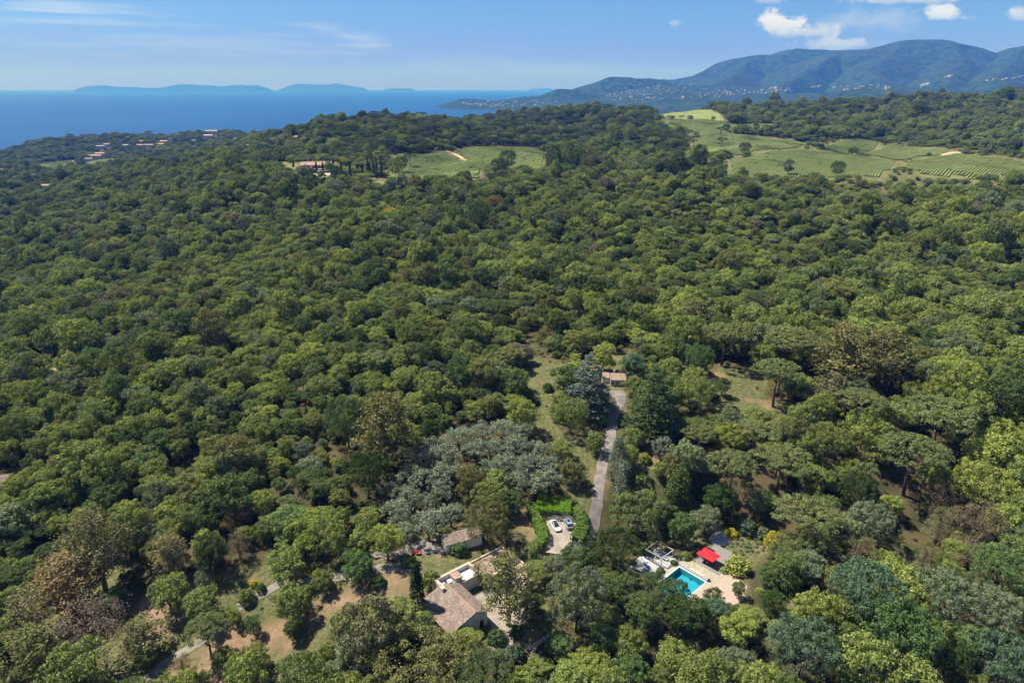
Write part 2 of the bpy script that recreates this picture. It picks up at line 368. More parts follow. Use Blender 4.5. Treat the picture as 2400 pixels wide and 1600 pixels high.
g = bpy.data.materials.new('ground'); g.use_nodes = True; t = NT(g.node_tree); bs = t.n['Principled BSDF']
bs.inputs['Roughness'].default_value = 1.0; bs.inputs['Specular IOR Level'].default_value = 0.0
tcg = t.node('ShaderNodeTexCoord'); ob = tcg.outputs['Object']
mk = t.node('ShaderNodeAttribute', attribute_name='cover'); sep = t.node('ShaderNodeSeparateColor'); t.l.new(mk.outputs['Color'], sep.inputs[0])
n1 = t.noise(ob, 0.12, 8, 0.65); n2 = t.math('ADD', t.math('MULTIPLY', t.noise(ob, 0.9, 6, 0.7), 0.6), t.math('MULTIPLY', t.noise(ob, 3.6, 4, 0.75), 0.4)); n3 = t.noise(ob, 0.045, 5, 0.6)
floor = t.mix(t.ramp(n1, 0.4, 0.6), (0.045, 0.048, 0.022, 1), (0.10, 0.08, 0.045, 1))
grass = t.mix(t.ramp(n2, 0.40, 0.60), (0.058, 0.082, 0.028, 1), (0.180, 0.160, 0.080, 1))
dry = t.mix(t.ramp(n2, 0.35, 0.65), (0.28, 0.19, 0.11, 1), (0.17, 0.135, 0.07, 1))
soil = t.mix(t.ramp(n2, 0.42, 0.58), (0.315, 0.21, 0.145, 1), (0.21, 0.145, 0.09, 1))
grass = t.mix(t.ramp(n1, 0.54, 0.68), grass, dry)
field = t.mix(t.ramp(n3, 0.4, 0.6), (0.125, 0.150, 0.052, 1), (0.19, 0.18, 0.082, 1))
soilf = t.math('MULTIPLY', sep.outputs[1], t.ramp(n1, 0.30, 0.5))
cc = t.mix(sep.outputs[0], floor, grass); cc = t.mix(soilf, cc, soil); cc = t.mix(sep.outputs[2], cc, field)
t.put(bs.inputs['Base Color'], cc)
bu = t.node('ShaderNodeBump'); bu.inputs['Strength'].default_value = 0.7; bu.inputs['Distance'].default_value = 0.35; t.put(bu.inputs['Height'], n2); t.l.new(bu.outputs[0], bs.inputs['Normal'])
me = np_mesh('ground', gv, grid_faces(len(rows), nu), g, smooth=True)
ca = me.color_attributes.new('cover', 'FLOAT_COLOR', 'POINT'); ca.data.foreach_set('color', MK.astype(np.float32).ravel())
tag(link('ground', me), 'wooded hillside with dry grass clearings', kind='structure')

# ------------------------------------------------------------------ sea
sea = bpy.data.materials.new('sea_water'); sea.use_nodes = True; t = NT(sea.node_tree); bs = t.n['Principled BSDF']
tcs = t.node('ShaderNodeTexCoord'); mp = t.node('ShaderNodeMapping'); mp.inputs['Scale'].default_value = (1, 0.35, 1); t.l.new(tcs.outputs['Object'], mp.inputs[0])
ns = t.noise(mp.outputs[0], 0.0011, 6, 0.6)
t.put(bs.inputs['Base Color'], t.mix(t.ramp(ns, 0.35, 0.65), (0.003, 0.045, 0.145, 1), (0.004, 0.058, 0.17, 1)))
bs.inputs['Roughness'].default_value = 0.35; bs.inputs['Specular IOR Level'].default_value = 0.12
bu = t.node('ShaderNodeBump'); bu.inputs['Strength'].default_value = 0.35; bu.inputs['Distance'].default_value = 1.0
t.put(bu.inputs['Height'], t.noise(tcs.outputs['Object'], 0.05, 4, 0.6)); t.l.new(bu.outputs[0], bs.inputs['Normal'])
SEA_END = 46000.0
m_ = MB(); m_.add([(-60000, 1300, 0), (60000, 1300, 0), (60000, SEA_END, 0), (-60000, SEA_END, 0)], [(0, 1, 2, 3)])
tag(m_.build('sea', sea), 'calm deep blue sea reaching the horizon', kind='structure')

# ------------------------------------------------------------------ far mountains, headland, islands
def crest(pts, Y0, Y1=None):
    out = []
    Y1 = Y1 or Y0
    for i in range(len(pts) - 1):
        for k in range(10):
            f = k / 10.0; px = pts[i][0] * (1 - f) + pts[i + 1][0] * f; py = pts[i][1] * (1 - f) + pts[i + 1][1] * f
            s = (i + f) / (len(pts) - 1); out.append(surv(px, py, Y0 * (1 - s) + Y1 * s))
    return out
RIDGES = []   # (points, slope, rounding)
RIDGES.append((crest([(1290, 216), (1310, 209), (1340, 209), (1365, 214)], 6900), .40, 25))
RIDGES.append((crest([(1355, 214), (1400, 195), (1440, 182), (1475, 179), (1505, 185), (1530, 188)], 7600), .36, 60))
RIDGES.append((crest([(1520, 190), (1560, 184), (1610, 181), (1650, 174), (1670, 165), (1700, 150), (1730, 141), (1770, 134), (1810, 134), (1840, 124), (1875, 118), (1935, 118), (1985, 122)], 9800, 9300), .46, 80))
RIDGES.append((crest([(1965, 123), (2000, 115), (2040, 110), (2080, 102), (2110, 97), (2150, 94), (2200, 96), (2235, 105), (2260, 117), (2290, 124), (2325, 134), (2345, 130), (2400, 110), (2460, 96), (2560, 92)], 8600, 8200), .38, 110))
RIDGES.append((crest([(1985, 121), (1940, 142), (1895, 166), (1850, 190), (1820, 206)], 8600, 6600), .62, 25))
RIDGES.append((crest([(2110, 99), (2080, 140), (2040, 180), (2020, 208)], 8500, 6200), .42, 50))
RIDGES.append((crest([(2230, 105), (2250, 150), (2220, 190)], 8300, 6000), .42, 50))
RIDGES.append((crest([(2400, 112), (2370, 150), (2330, 190)], 8100, 5600), .42, 50))
RIDGES.append((crest([(1770, 134), (1730, 165), (1700, 192)], 9700, 7600), .48, 40))
RIDGES.append((crest([(1920, 216), (2000, 210), (2080, 206), (2200, 208), (2300, 210), (2480, 205)], 5300), .2, 150))
RIDGES.append((crest([(1560, 200), (1650, 202), (1750, 205), (1850, 210)], 7400), .16, 200))
RIDGES.append((crest([(1600, 217), (1700, 218), (1800, 220), (1900, 222)], 6300), .12, 200))
RIDGES.append((crest([(1250, 231), (1350, 232), (1450, 228), (1600, 228)], 6900), .10, 150))
HEAD = [(crest([(1072, 238), (1085, 233), (1105, 232), (1130, 235), (1150, 238), (1190, 235), (1230, 229), (1290, 226), (1330, 224)], 7200, 7400), .28, 40),
        (crest([(1165, 241), (1250, 240), (1330, 237), (1420, 236)], 6700, 6900), .16, 40)]
def ridge_height(ridges, X, Y, base=-25.0, seed=3):
    z = np.full(X.shape, base)
    for pts, k, rd in ridges:
        p = np.array(pts)
        for q in p:
            d2 = (X - q[0]) ** 2 + (Y - q[1]) ** 2
            z = np.maximum(z, q[2] - k * (np.sqrt(d2 + rd * rd) - rd))
    r = np.random.RandomState(seed); amp = np.clip(z / 300.0, 0.05, 1.0); nz = np.zeros(X.shape)
    for k in range(9):
        L = 1500 / 1.55 ** k; a = r.uniform(0, 6.28); b = a + 1.3; p1, p2 = r.uniform(0, 6.28, 2)
        nz += (np.abs(np.sin((X * math.cos(a) + Y * math.sin(a)) * 3.14 / L + p1)) + np.abs(np.sin((X * math.cos(b) + Y * math.sin(b)) * 3.14 / L + p2)) - 1.2) * L * 0.017
    return z + nz * amp
def far_land(X, Y): return ridge_height(RIDGES + HEAD, X, Y)
mt = bpy.data.materials.new('wooded_mountain'); mt.use_nodes = True; t = NT(mt.node_tree); bs = t.n['Principled BSDF']
bs.inputs['Roughness'].default_value = 1.0; bs.inputs['Specular IOR Level'].default_value = 0.0
tcm = t.node('ShaderNodeTexCoord'); a = t.noise(tcm.outputs['Object'], 0.018, 8, 0.7); b = t.noise(tcm.outputs['Object'], 0.0016, 5, 0.6)
cm = t.mix(t.ramp(a, 0.35, 0.65), (0.012, 0.030, 0.014, 1), (0.046, 0.074, 0.034, 1))
cm = t.mix(t.math('MULTIPLY', t.ramp(b, 0.52, 0.75), 0.35), cm, (0.08, 0.09, 0.06, 1)); t.put(bs.inputs['Base Color'], cm)
bu = t.node('ShaderNodeBump'); bu.inputs['Strength'].default_value = 0.8; bu.inputs['Distance'].default_value = 8.0; t.put(bu.inputs['Height'], a); t.l.new(bu.outputs[0], bs.inputs['Normal'])
fy = np.linspace(4900, 12500, 330); fu = np.linspace(-0.10, 0.98, 620)
FX = fu[None] * fy[:, None]; FY = np.repeat(fy[:, None], len(fu), 1)
FZ = np.concatenate([ridge_height(RIDGES, FX[i:i + 60], FY[i:i + 60]) for i in range(0, len(fy), 60)])
tag(link('mountains', np_mesh('mountains', np.stack([FX, FY, FZ], -1).reshape(-1, 3), grid_faces(len(fy), len(fu)), mt, smooth=True)), 'wooded blue mountains behind the bay', kind='structure')
hy = np.linspace(6000, 8400, 130); hu = np.linspace(-0.14, 0.2, 330)
HX = hu[None] * hy[:, None]; HY = np.repeat(hy[:, None], len(hu), 1); HZ = ridge_height(HEAD, HX, HY, seed=5)
tag(link('headland_hill', np_mesh('headland_hill', np.stack([HX, HY, HZ], -1).reshape(-1, 3), grid_faces(len(hy), len(hu)), mt, smooth=True)), 'low wooded headland covered with villas', kind='structure')
sand = material('beach_sand', (0.72, 0.66, 0.55), 0.95, 0.1)
bp = [surv(px, py, 0)[:2] for px, py in []]
m_ = MB()
def sea_pt(px, py):
    d = pixdir(px, py); s = -(HC - 2.2) / d.z; return (d.x * s, d.y * s)
m_.prism([sea_pt(*p) for p in [(1110, 253), (1180, 255), (1250, 256), (1300, 256), (1300, 253.2), (1250, 253.2), (1180, 252.6), (1130, 251.2)]], -3, 2.2)
tag(m_.build('beach', sand), 'pale strip of beach below the headland', kind='structure')
for pts, Y0 in [([(190, 206.5), (205, 203), (240, 199.5), (275, 202), (330, 205.5), (380, 205.5), (410, 200), (450, 198), (480, 199), (520, 202.5), (560, 199.5), (600, 199.5), (625, 206)], 31000),
                ([(665, 206), (685, 199), (705, 195.5), (735, 198.5), (760, 200), (785, 197), (810, 199), (850, 206)], 33000), ([(910, 208), (935, 206.5), (965, 208)], 35000),
                ([(1250, 208.5), (1275, 206.5), (1290, 208)], 35000)]:
    cp = crest(pts, Y0); P = np.array(cp); x0, x1 = P[:, 0].min() - 500, P[:, 0].max() + 500
    ix = np.linspace(x0, x1, 160); iy = np.linspace(Y0 - 1600, Y0 + 1600, 40); IX, IY = np.meshgrid(ix, iy)
    IZ = ridge_height([(cp, .5, 40)], IX, IY, base=-60, seed=11)
    tag(link('island', np_mesh('island', np.stack([IX, IY, IZ], -1).reshape(-1, 3), grid_faces(len(iy), len(ix)), mt, smooth=True)), 'distant low island on the sea horizon', kind='structure')

# haze: clear even air that blues the distance
hz = bpy.data.materials.new('haze'); hz.use_nodes = True; t = NT(hz.node_tree); t.n.clear()
pv = t.node('ShaderNodeVolumePrincipled'); pv.inputs['Color'].default_value = (0.045, 0.215, 1.0, 1); pv.inputs['Absorption Color'].default_value = (1, 1, 1, 1)
pv.inputs['Density'].default_value = 8.0e-5; pv.inputs['Anisotropy'].default_value = 0.0
o_ = t.node('ShaderNodeOutputMaterial'); t.l.new(pv.outputs[0], o_.inputs['Volume'])
m_ = MB(); m_.box(-61000, 61000, -400, 47000, -90, 1150)
hb = tag(m_.build('haze', hz), kind='stuff')
# ------------------------------------------------------------------ trees
def unit(v): return v / np.maximum(np.linalg.norm(v, axis=-1, keepdims=True), 1e-9)
def leaf_cards(P, Nn, size, r, jit=0.55):
    """one small leaf-spray quad at every point P, facing roughly along Nn"""
    n = len(P); Nn = unit(Nn + r.normal(0, jit, (n, 3)))
    a = unit(np.cross(Nn, r.normal(0, 1, (n, 3)))); b = np.cross(Nn, a)
    s = size * r.uniform(0.6, 1.35, (n, 1)); asp = r.uniform(0.55, 1.0, (n, 1))
    c = [P + a * s * .5, P + b * s * .5 * asp, P - a * s * .5, P - b * s * .5 * asp]
    return np.stack(c, 1).reshape(-1, 3)
def lump_points(centres, radii, n_each, r, low=-0.35, squash=1.0):
    """points and outward directions on many small lumps (centres (k,3), radii (k,))"""
    k = len(centres); d = unit(r.normal(0, 1, (k, n_each, 3)))
    flip = d[..., 2] < low; d[..., 2] = np.where(flip, -d[..., 2], d[..., 2])
    sc_ = np.array([1, 1, squash]); rad = radii[:, None, None] * r.uniform(0.82, 1.08, (k, n_each, 1))
    return (centres[:, None] + d * rad * sc_).reshape(-1, 3), d.reshape(-1, 3)
def crown_mesh(name, P, Nn, size, r, jit=0.55):
    v = leaf_cards(P, Nn, size, r, jit); n = len(P)
    me = np_mesh(name, v, np.arange(4 * n).reshape(-1, 4), LEAF_OBJ)
    at_ = me.attributes.new('leaf', 'FLOAT', 'FACE'); at_.data.foreach_set('value', r.uniform(0, 1, n).astype(np.float32))
    return me
def masses_to_lumps(masses, r, per, lump, low=-0.2, squash=1.0):
    cs, rs = [], []
    allm = np.array([m[0] for m in masses]); allr = np.array([m[1] for m in masses])
    for c, R_ in masses:
        d = unit(r.normal(0, 1, (per, 3))); d[:, 2] = np.where(d[:, 2] < low, -d[:, 2], d[:, 2])
        q = np.array(c) + d * R_ * r.uniform(.78, 1.12, (per, 1)) * np.array([1, 1, squash])
        keep = np.ones(len(q), bool)
        for c2, r2 in zip(allm, allr):
            if (c2 == np.array(c)).all(): continue
            keep &= np.linalg.norm((q - c2) / np.array([1, 1, squash]), axis=1) > r2 * 0.72
        cs.append(q[keep]); rs.append(r.uniform(0.75, 1.25, keep.sum()) * lump)
    return np.concatenate(cs), np.concatenate(rs)
def trunk_mesh(name, trunk, limbs, mat, seg=6):
    m = MB(); m.tube(*trunk, seg=seg)
    for pts, rad in limbs: m.tube(pts, rad, seg=5)
    me = bpy.data.meshes.new(name); me.from_pydata(m.v, [], m.f); me.materials.append(mat)
    me.polygons.foreach_set('use_smooth', [True] * len(m.f)); me.update(); return me
def limb(p0, p1, r0, r1, r, bend=0.12):
    p0, p1 = np.array(p0, float), np.array(p1, float); L = np.linalg.norm(p1 - p0); q = (p0 + p1) / 2 + r.normal(0, bend, 3) * L * .5
    return ([p0, q, p1], [r0, (r0 + r1) / 2, r1])
# every generator returns (crown mesh, trunk mesh, crown radius, crown centre height, height)
def make_oak(seed, Rr=4.0, H=6.9, nm=10, per=11, lump=0.66, leaf=0.27, n_each=62, flat=0.8):
    r = np.random.RandomState(seed); masses = []
    cz = H - Rr * flat * 0.95
    for i in range(nm):
        a = 2.4 * i + r.uniform(-.4, .4); rr = Rr * 0.72 * math.sqrt((i + .3) / nm)
        z = cz + Rr * flat * 0.50 * (1 - (rr / Rr) ** 2 * 1.25) + r.uniform(-.5, .7)
        masses.append((np.array([rr * math.cos(a), rr * math.sin(a), z]), Rr * r.uniform(0.30, 0.42)))
    for i in range(6):
        a = i * 1.047 + r.uniform(-.4, .4); masses.append((np.array([Rr * .55 * math.cos(a), Rr * .55 * math.sin(a), H * .36 + r.uniform(-.3, .5)]), Rr * r.uniform(.27, .36)))
    c, rad = masses_to_lumps(masses, r, per, lump)
    P, D = lump_points(c, rad, n_each, r)
    ci, ri = np.array([m[0] for m in masses]), np.array([m[1] * 0.8 for m in masses])
    P2, D2 = lump_points(ci, ri, 60, r, low=-1)
    crown = crown_mesh('oak_crown', np.concatenate([P, P2]), np.concatenate([D, D2]), leaf, r, .42)
    base = np.array([0, 0, -0.6]); fork = np.array([r.uniform(-.3, .3), r.uniform(-.3, .3), H * 0.33])
    limbs = [limb(fork, m[0] - np.array([0, 0, .3]), 0.15, 0.05, r) for m in masses[::2]]
    return crown, trunk_mesh('oak_trunk', ([base, fork * .5, fork], [0.30, 0.23, 0.2]), limbs, BARK), Rr, cz + 0.6, H
def make_pine(seed, Rr=6.0, H=12.5):
    r = np.random.RandomState(seed); dome = Rr * 0.46; cz = H - dome
    k = 150; a = r.uniform(0, 6.28, k); q = np.sqrt(r.uniform(0, 1, k)) * (1 + 0.10 * np.sin(a * 3 + seed)) 
    q = np.minimum(q, 1.05); c = np.stack([q * Rr * .9 * np.cos(a), q * Rr * .9 * np.sin(a), cz + dome * 0.92 * np.sqrt(np.clip(1 - q * q * .92, 0.02, 1)) + r.normal(0, .16, k)], -1)
    P, D = lump_points(c, r.uniform(.42, .72, k), 52, r, low=-.1, squash=.75)
    k2 = 70; a2 = r.uniform(0, 6.28, k2); q2 = np.sqrt(r.uniform(0.1, 1, k2)); c2 = np.stack([q2 * Rr * .85 * np.cos(a2), q2 * Rr * .85 * np.sin(a2), cz - .2 + r.uniform(0, .6, k2)], -1)
    P2, D2 = lump_points(c2, r.uniform(.5, .8, k2), 12, r, low=-1, squash=.6)
    D[:, 2] += 0.35; crown = crown_mesh('pine_crown', np.concatenate([P, P2]), np.concatenate([D, D2]), 0.25, r, .6)
    base = np.array([0, 0, -.6]); fork = np.array([r.uniform(-.7, .7), r.uniform(-.5, .5), H * 0.56])
    limbs = [limb(fork, (Rr * .6 * math.cos(t_), Rr * .6 * math.sin(t_), cz + dome * .35), .17, .06, r) for t_ in np.arange(7) * .9 + seed]
    return crown, trunk_mesh('pine_trunk', ([base, fork * .55 + np.array([.1, 0, 0]), fork], [.34, .27, .22]), limbs, BARK), Rr, cz + dome * .45, H
def make_eucalyptus(seed, Rr=4.6, H=15.0, dens=30, leaf=0.34, nm=26, bark=None, low=0.30, per=8):
    r = np.random.RandomState(seed); masses = []
    for i in range(nm):
        f = (i + .5) / nm; z = H * (low + (1 - low) * f) - .8; w_ = math.sin(math.pi * min(1, 0.22 + f * .80)) ** .7
        a = 2.4 * i + r.uniform(-.5, .5); rr = Rr * .84 * w_ * r.uniform(.25, 1.0)
        masses.append((np.array([rr * math.cos(a), rr * math.sin(a), z]), Rr * r.uniform(.22, .36)))
    c, rad = masses_to_lumps(masses, r, per, .62, low=-.6)
    P, D = lump_points(c, rad, dens, r, low=-.8)
    P += r.normal(0, .16, P.shape)
    crown = crown_mesh('eucalyptus_crown', P, D, leaf, r, .8)
    base = np.array([0, 0, -.6]); mid = np.array([r.uniform(-.5, .5), r.uniform(-.5, .5), H * .35]); top = np.array([mid[0] * 1.5, mid[1] * 1.5, H * .85])
    limbs = []
    for c_, R_ in masses:
        f = min(.95, max(0.28, (c_[2] / H - .22))); p0 = mid + (top - mid) * max(0, (f * H - mid[2]) / (top[2] - mid[2])) if f * H > mid[2] else base + (mid - base) * (f * H / mid[2])
        limbs.append(limb(p0, c_, .12, .035, r))
    return crown, trunk_mesh('eucalyptus_trunk', ([base, mid, (mid + top) / 2, top], [.36, .26, .17, .06]), limbs, bark or BARK_PALE), Rr, H * .68, H
def make_olive(seed, Rr=3.4, H=5.2):
    r = np.random.RandomState(seed); masses = []
    for i in range(7):
        a = i * 2.4; rr = Rr * .6 * math.sqrt(i / 7.0); masses.append((np.array([rr * math.cos(a), rr * math.sin(a), H - Rr * .55 - rr * .25 + r.uniform(-.4, .3)]), Rr * r.uniform(.38, .5)))
    c, rad = masses_to_lumps(masses, r, 16, .5); P, D = lump_points(c, rad, 30, r); P += r.normal(0, .12, P.shape)
    crown = crown_mesh('olive_crown', P, D, .27, r, .9)
    fork = np.array([.1, 0, 1.1]); limbs = [limb(fork, m[0], .16, .05, r) for m in masses]
    return crown, trunk_mesh('olive_trunk', ([(0, 0, -.5), (0.05, 0, .5), fork], [.34, .28, .24]), limbs, BARK), Rr, H - Rr * .6, H
def make_cypress(seed, Rr=0.95, H=9.0):
    r = np.random.RandomState(seed); k = 210; f = r.uniform(0.02, 1, k) ** .9
    prof = np.sin(np.pi * np.clip(.30 + .70 * f, 0, 1)) ** .75 * .9 + .05; a = r.uniform(0, 6.28, k)
    c = np.stack([prof * Rr * .8 * np.cos(a), prof * Rr * .8 * np.sin(a), .35 + f * (H - .5)], -1)
    P, D = lump_points(c, r.uniform(.18, .32, k) * Rr + .06, 16, r, low=-1, squash=1.6)
    crown = crown_mesh('cypress_crown', P, D * np.array([1, 1, .5]), .24, r, .45)
    return crown, trunk_mesh('cypress_trunk', ([(0, 0, -.5), (0, 0, 1), (0, 0, H * .8)], [.16, .13, .05]), [], BARK), Rr, H * .5, H
def make_cedar(seed, Rr=5.5, H=17.0):
    r = np.random.RandomState(seed); Ps, Ds, limbs = [], [], []
    top = np.array([.3, 0, H - .3])
    for i in range(15):
        f = i / 14.0; z = H * (.12 + .86 * f); L = Rr * (1 - f) ** .75 * r.uniform(.8, 1.1) + .5
        for j in range(max(3, int(8 * (1 - f)) + 2)):
            a = j * 6.28 / max(3, int(8 * (1 - f)) + 2) + i * 1.3 + r.uniform(-.3, .3); k = int(4 + L * 2.2)
            s = np.sqrt(r.uniform(.06, 1, k)); ang = a + r.normal(0, .22, k)
            c = np.stack([s * L * np.cos(ang), s * L * np.sin(ang), z + s * L * .10 - s ** 2 * L * .22 + r.normal(0, .08, k)], -1)
            P, D = lump_points(c, r.uniform(.45, .75, k), 9, r, low=-.2, squash=.28); Ps.append(P); Ds.append(D * np.array([.5, .5, 1.4]))
            limbs.append(([(0, 0, z - .3), (L * .9 * math.cos(a), L * .9 * math.sin(a), z - L * .08)], [.09, .03]))
    crown = crown_mesh('cedar_crown', np.concatenate(Ps), np.concatenate(Ds), .36, r, .5)
    return crown, trunk_mesh('cedar_trunk', ([(0, 0, -.6), (0, 0, H * .5), (0, 0, H * .95)], [.42, .25, .06]), limbs, BARK), Rr, H * .45, H
def make_shrub(seed, Rr=1.5, H=1.9, leaf=.24, round_=True):
    r = np.random.RandomState(seed); k = 60; d = unit(r.normal(0, 1, (k, 3))); d[:, 2] = np.abs(d[:, 2])
    c = d * np.array([Rr * .82, Rr * .82, H * .8]) * r.uniform(.85, 1.0, (k, 1)) + np.array([0, 0, .1])
    P, D = lump_points(c, r.uniform(.2, .36, k) * Rr * .8, 26, r, low=-.5)
    crown = crown_mesh('shrub_foliage', P, D, leaf, r, .5)
    limbs = [limb((0, 0, -.2), c[i] * .8, .05, .02, r) for i in range(6)]
    return crown, trunk_mesh('shrub_stem', ([(0, 0, -.3), (0, 0, .6)], [.08, .05]), limbs, BARK), Rr, H * .5, H
def make_bare(seed, Rr=3.0, H=7.0):
    r = np.random.RandomState(seed); m = []; tips = []
    for i in range(7):
        a = i * 2.4; p1 = np.array([Rr * .5 * math.cos(a), Rr * .5 * math.sin(a), H * r.uniform(.55, .75)]); m.append(limb((0, 0, H * .3), p1, .12, .06, r))
        for j in range(5):
            p2 = p1 + np.array([r.normal(0, .25) * Rr + p1[0] * .5, r.normal(0, .25) * Rr + p1[1] * .5, r.uniform(.1, .3) * H]); m.append(limb(p1, p2, .05, .02, r)); tips.append(p2)
            for k in range(3): m.append(limb(p2 * .6 + p1 * .4, p2 + r.normal(0, .3, 3) * Rr * .5, .03, .012, r))
    P, D = lump_points(np.array(tips), np.full(len(tips), .5), 7, r, low=-1)
    return crown_mesh('twigs', P, D, .2, r, 1.0), trunk_mesh('bare_trunk', ([(0, 0, -.5), (0, 0, H * .3)], [.2, .15]), m, BARK_PALE), Rr, H * .7, H
PROTO = {'oak': [make_oak(s, nm=8 + s % 4, flat=.7 + .09 * (s % 4)) for s in range(6)],
         'tall_oak': [make_oak(20 + s, Rr=4.2, H=9.2, nm=14, flat=1.05) for s in range(2)],
         'big_oak': [make_oak(50 + s, Rr=7.0, H=9.6, nm=26, per=13, lump=.72, leaf=.27, n_each=62, flat=.72) for s in range(3)],
         'pine': [make_pine(s) for s in range(3)],
         'eucalyptus': [make_eucalyptus(s) for s in range(3)],
         'open_eucalyptus': [make_eucalyptus(30 + s, Rr=4.4, H=14, dens=20, leaf=.30, nm=18, low=.36, per=7) for s in range(2)],
         'brown_tree': [make_eucalyptus(40 + s, Rr=5.0, H=12, dens=34, leaf=.22, nm=28, low=.30, bark=BARK, per=8) for s in range(2)],
         'olive': [make_olive(s) for s in range(3)], 'cypress': [make_cypress(s) for s in range(2)],
         'conifer': [make_cypress(9, Rr=1.7, H=8.5)],
         'cedar': [make_cedar(s) for s in range(2)], 'shrub': [make_shrub(s) for s in range(3)], 'ball': [make_shrub(7, 1.0, 1.5, .15)], 'bare': [make_bare(2)]}
NAMES = {'oak': ('oak_tree', 'oak tree'), 'big_oak': ('oak_tree', 'oak tree'), 'tall_oak': ('oak_tree', 'oak tree'), 'pine': ('umbrella_pine', 'pine tree'), 'eucalyptus': ('eucalyptus_tree', 'eucalyptus tree'),
         'open_eucalyptus': ('eucalyptus_tree', 'eucalyptus tree'), 'brown_tree': ('acacia_tree', 'tree'), 'olive': ('olive_tree', 'olive tree'),
         'cypress': ('cypress_tree', 'cypress tree'), 'conifer': ('conifer_tree', 'conifer tree'), 'cedar': ('cedar_tree', 'cedar tree'), 'shrub': ('garden_shrub', 'shrub'), 'ball': ('clipped_shrub', 'shrub'), 'bare': ('bare_tree', 'bare tree')}
TINT = {'oak': (.215, .265, .074), 'lime': (.275, .325, .075), 'dark': (.100, .148, .050), 'deep': (0.060, 0.099, 0.029), 'pine': (.168, .202, .074), 'euc': (.215, .205, .095),
        'brown': (.200, .168, .098), 'purple': (.225, .175, .130), 'olive': (.262, .302, .200), 'grey': (.185, .228, .125), 'blue': (.120, .185, .105), 'bluecedar': (.165, .205, .165),
        'cyp': (0.046, 0.080, 0.029), 'yellow': (.50, .44, .025), 'hedge': (.130, .225, .040), 'rust': (.225, .180, .085), 'olivebrown': (.175, .178, .064), 'silver': (.215, .250, .175), 'twig': (.21, .195, .150), 'jade': (.125, .200, .068)}
FOOT = []            # (x, y, radius) already taken by hand-placed trees
_rv = random.Random(5)
def plant(kind, x, y, R_, tint, label=None, group=None, hk=1.0, variant=None, name=None, cat=None, z=None, vary=0.08):
    v = PROTO[kind][(variant if variant is not None else _rv.randrange(99)) % len(PROTO[kind])]
    crown, trunk, r0, cz, H = v; s = R_ / r0
    nm, ct = NAMES[kind]
    o = empty(name or nm, (x, y, (gz(x, y) if z is None else z)), _rv.uniform(0, 6.28), label, cat or ct, group)
    a = link('foliage' if kind in ('shrub', 'ball') else 'crown', crown, o); b = link('stem' if kind in ('shrub', 'ball') else 'trunk', trunk, o)
    o.scale = (s * _rv.uniform(.94, 1.06), s * _rv.uniform(.94, 1.06), s * hk)
    tc_ = TINT[tint] if isinstance(tint, str) else tint; k = _rv.uniform(1 - vary, 1 + vary); a.color = (tc_[0] * k * _rv.uniform(.95, 1.05), tc_[1] * k, tc_[2] * k, 1)
    FOOT.append((x, y, R_)); return o
def plant_px(kind, cx, cy, wpx, tint, label, group=None, hk=1.0, **kw):
    """crown centre and crown width as seen in the photograph -> a tree of real size standing on the land there"""
    crown, trunk, r0, cz, H = PROTO[kind][0]; h = 4.0
    for _ in range(6):
        p, ok = march([cx], [cy], h); p = p[0]
        depth = p[1] * math.cos(PITCH) + (HC - p[2] - h) * math.sin(PITCH); R_ = wpx / 2 / 1600.0 * depth; h = cz * R_ / r0 * hk
    if kind in ('oak', 'tall_oak') and R_ > 5.4: hk *= H / PROTO['big_oak'][0][4] * 7.0 / r0; kind = 'big_oak'
    return plant(kind, p[0], p[1], R_, tint, label, group, hk, **kw)
# ------------------------------------------------------------------ built things: materials
CLEAR = []           # (x, y, radius) kept free of forest trees
def tile_roof(name, c1, c2, c3):
    m = bpy.data.materials.new(name); m.use_nodes = True; t = NT(m.node_tree); bs = t.n['Principled BSDF']
    bs.inputs['Roughness'].default_value = 0.95; bs.inputs['Specular IOR Level'].default_value = 0.1
    tc_ = t.node('ShaderNodeTexCoord'); uvw = tc_.outputs['Object']
    vo = t.node('ShaderNodeTexVoronoi'); mp = t.node('ShaderNodeMapping'); mp.inputs['Scale'].default_value = (2.2, 3.6, 2.2); t.l.new(uvw, mp.inputs[0]); t.l.new(mp.outputs[0], vo.inputs['Vector']); vo.inputs['Scale'].default_value = 1.0
    sp_ = t.node('ShaderNodeSeparateColor'); t.l.new(vo.outputs['Color'], sp_.inputs[0])
    n = t.noise(uvw, 0.5, 5, .6); c = t.mix(t.ramp(n, .4, .6), c4(c1), c4(c2)); c = t.mix(t.ramp(sp_.outputs[0], .60, 1.15), c, c4(c3)); t.put(bs.inputs['Base Color'], c)
    wv = t.node('ShaderNodeTexWave'); wv.bands_direction = 'X'; wv.inputs['Scale'].default_value = 1.6; wv.inputs['Distortion'].default_value = .4; t.l.new(uvw, wv.inputs[0])
    b = t.node('ShaderNodeBump'); b.inputs['Strength'].default_value = .8; b.inputs['Distance'].default_value = .07; t.put(b.inputs['Height'], wv.outputs[0]); t.l.new(b.outputs[0], bs.inputs['Normal'])
    return m
M_TILE = tile_roof('weathered_tiles', (.185, .145, .122), (.25, .185, .155), (.36, .31, .27))
M_TILE2 = tile_roof('pink_tiles', (.34, .235, .18), (.42, .30, .23), (.45, .36, .30))
M_TILE3 = tile_roof('red_tiles', (.42, .25, .175), (.48, .31, .23), (.50, .38, .30))
M_RIDGE = material('ridge_tiles', (.47, .27, .19), .9, .1, scale=3, color2=(.34, .22, .16))
M_WHITE = material('white_render', (.60, .59, .57), .9, .2, scale=1.5, color2=(.50, .485, .46))
M_CREAM = material('cream_render', (.60, .50, .38), .9, .2, scale=1.2, color2=(.50, .41, .31))
M_PINKW = material('pink_render', (.48, .27, .19), .9, .2, scale=1.2, color2=(.42, .24, .17))
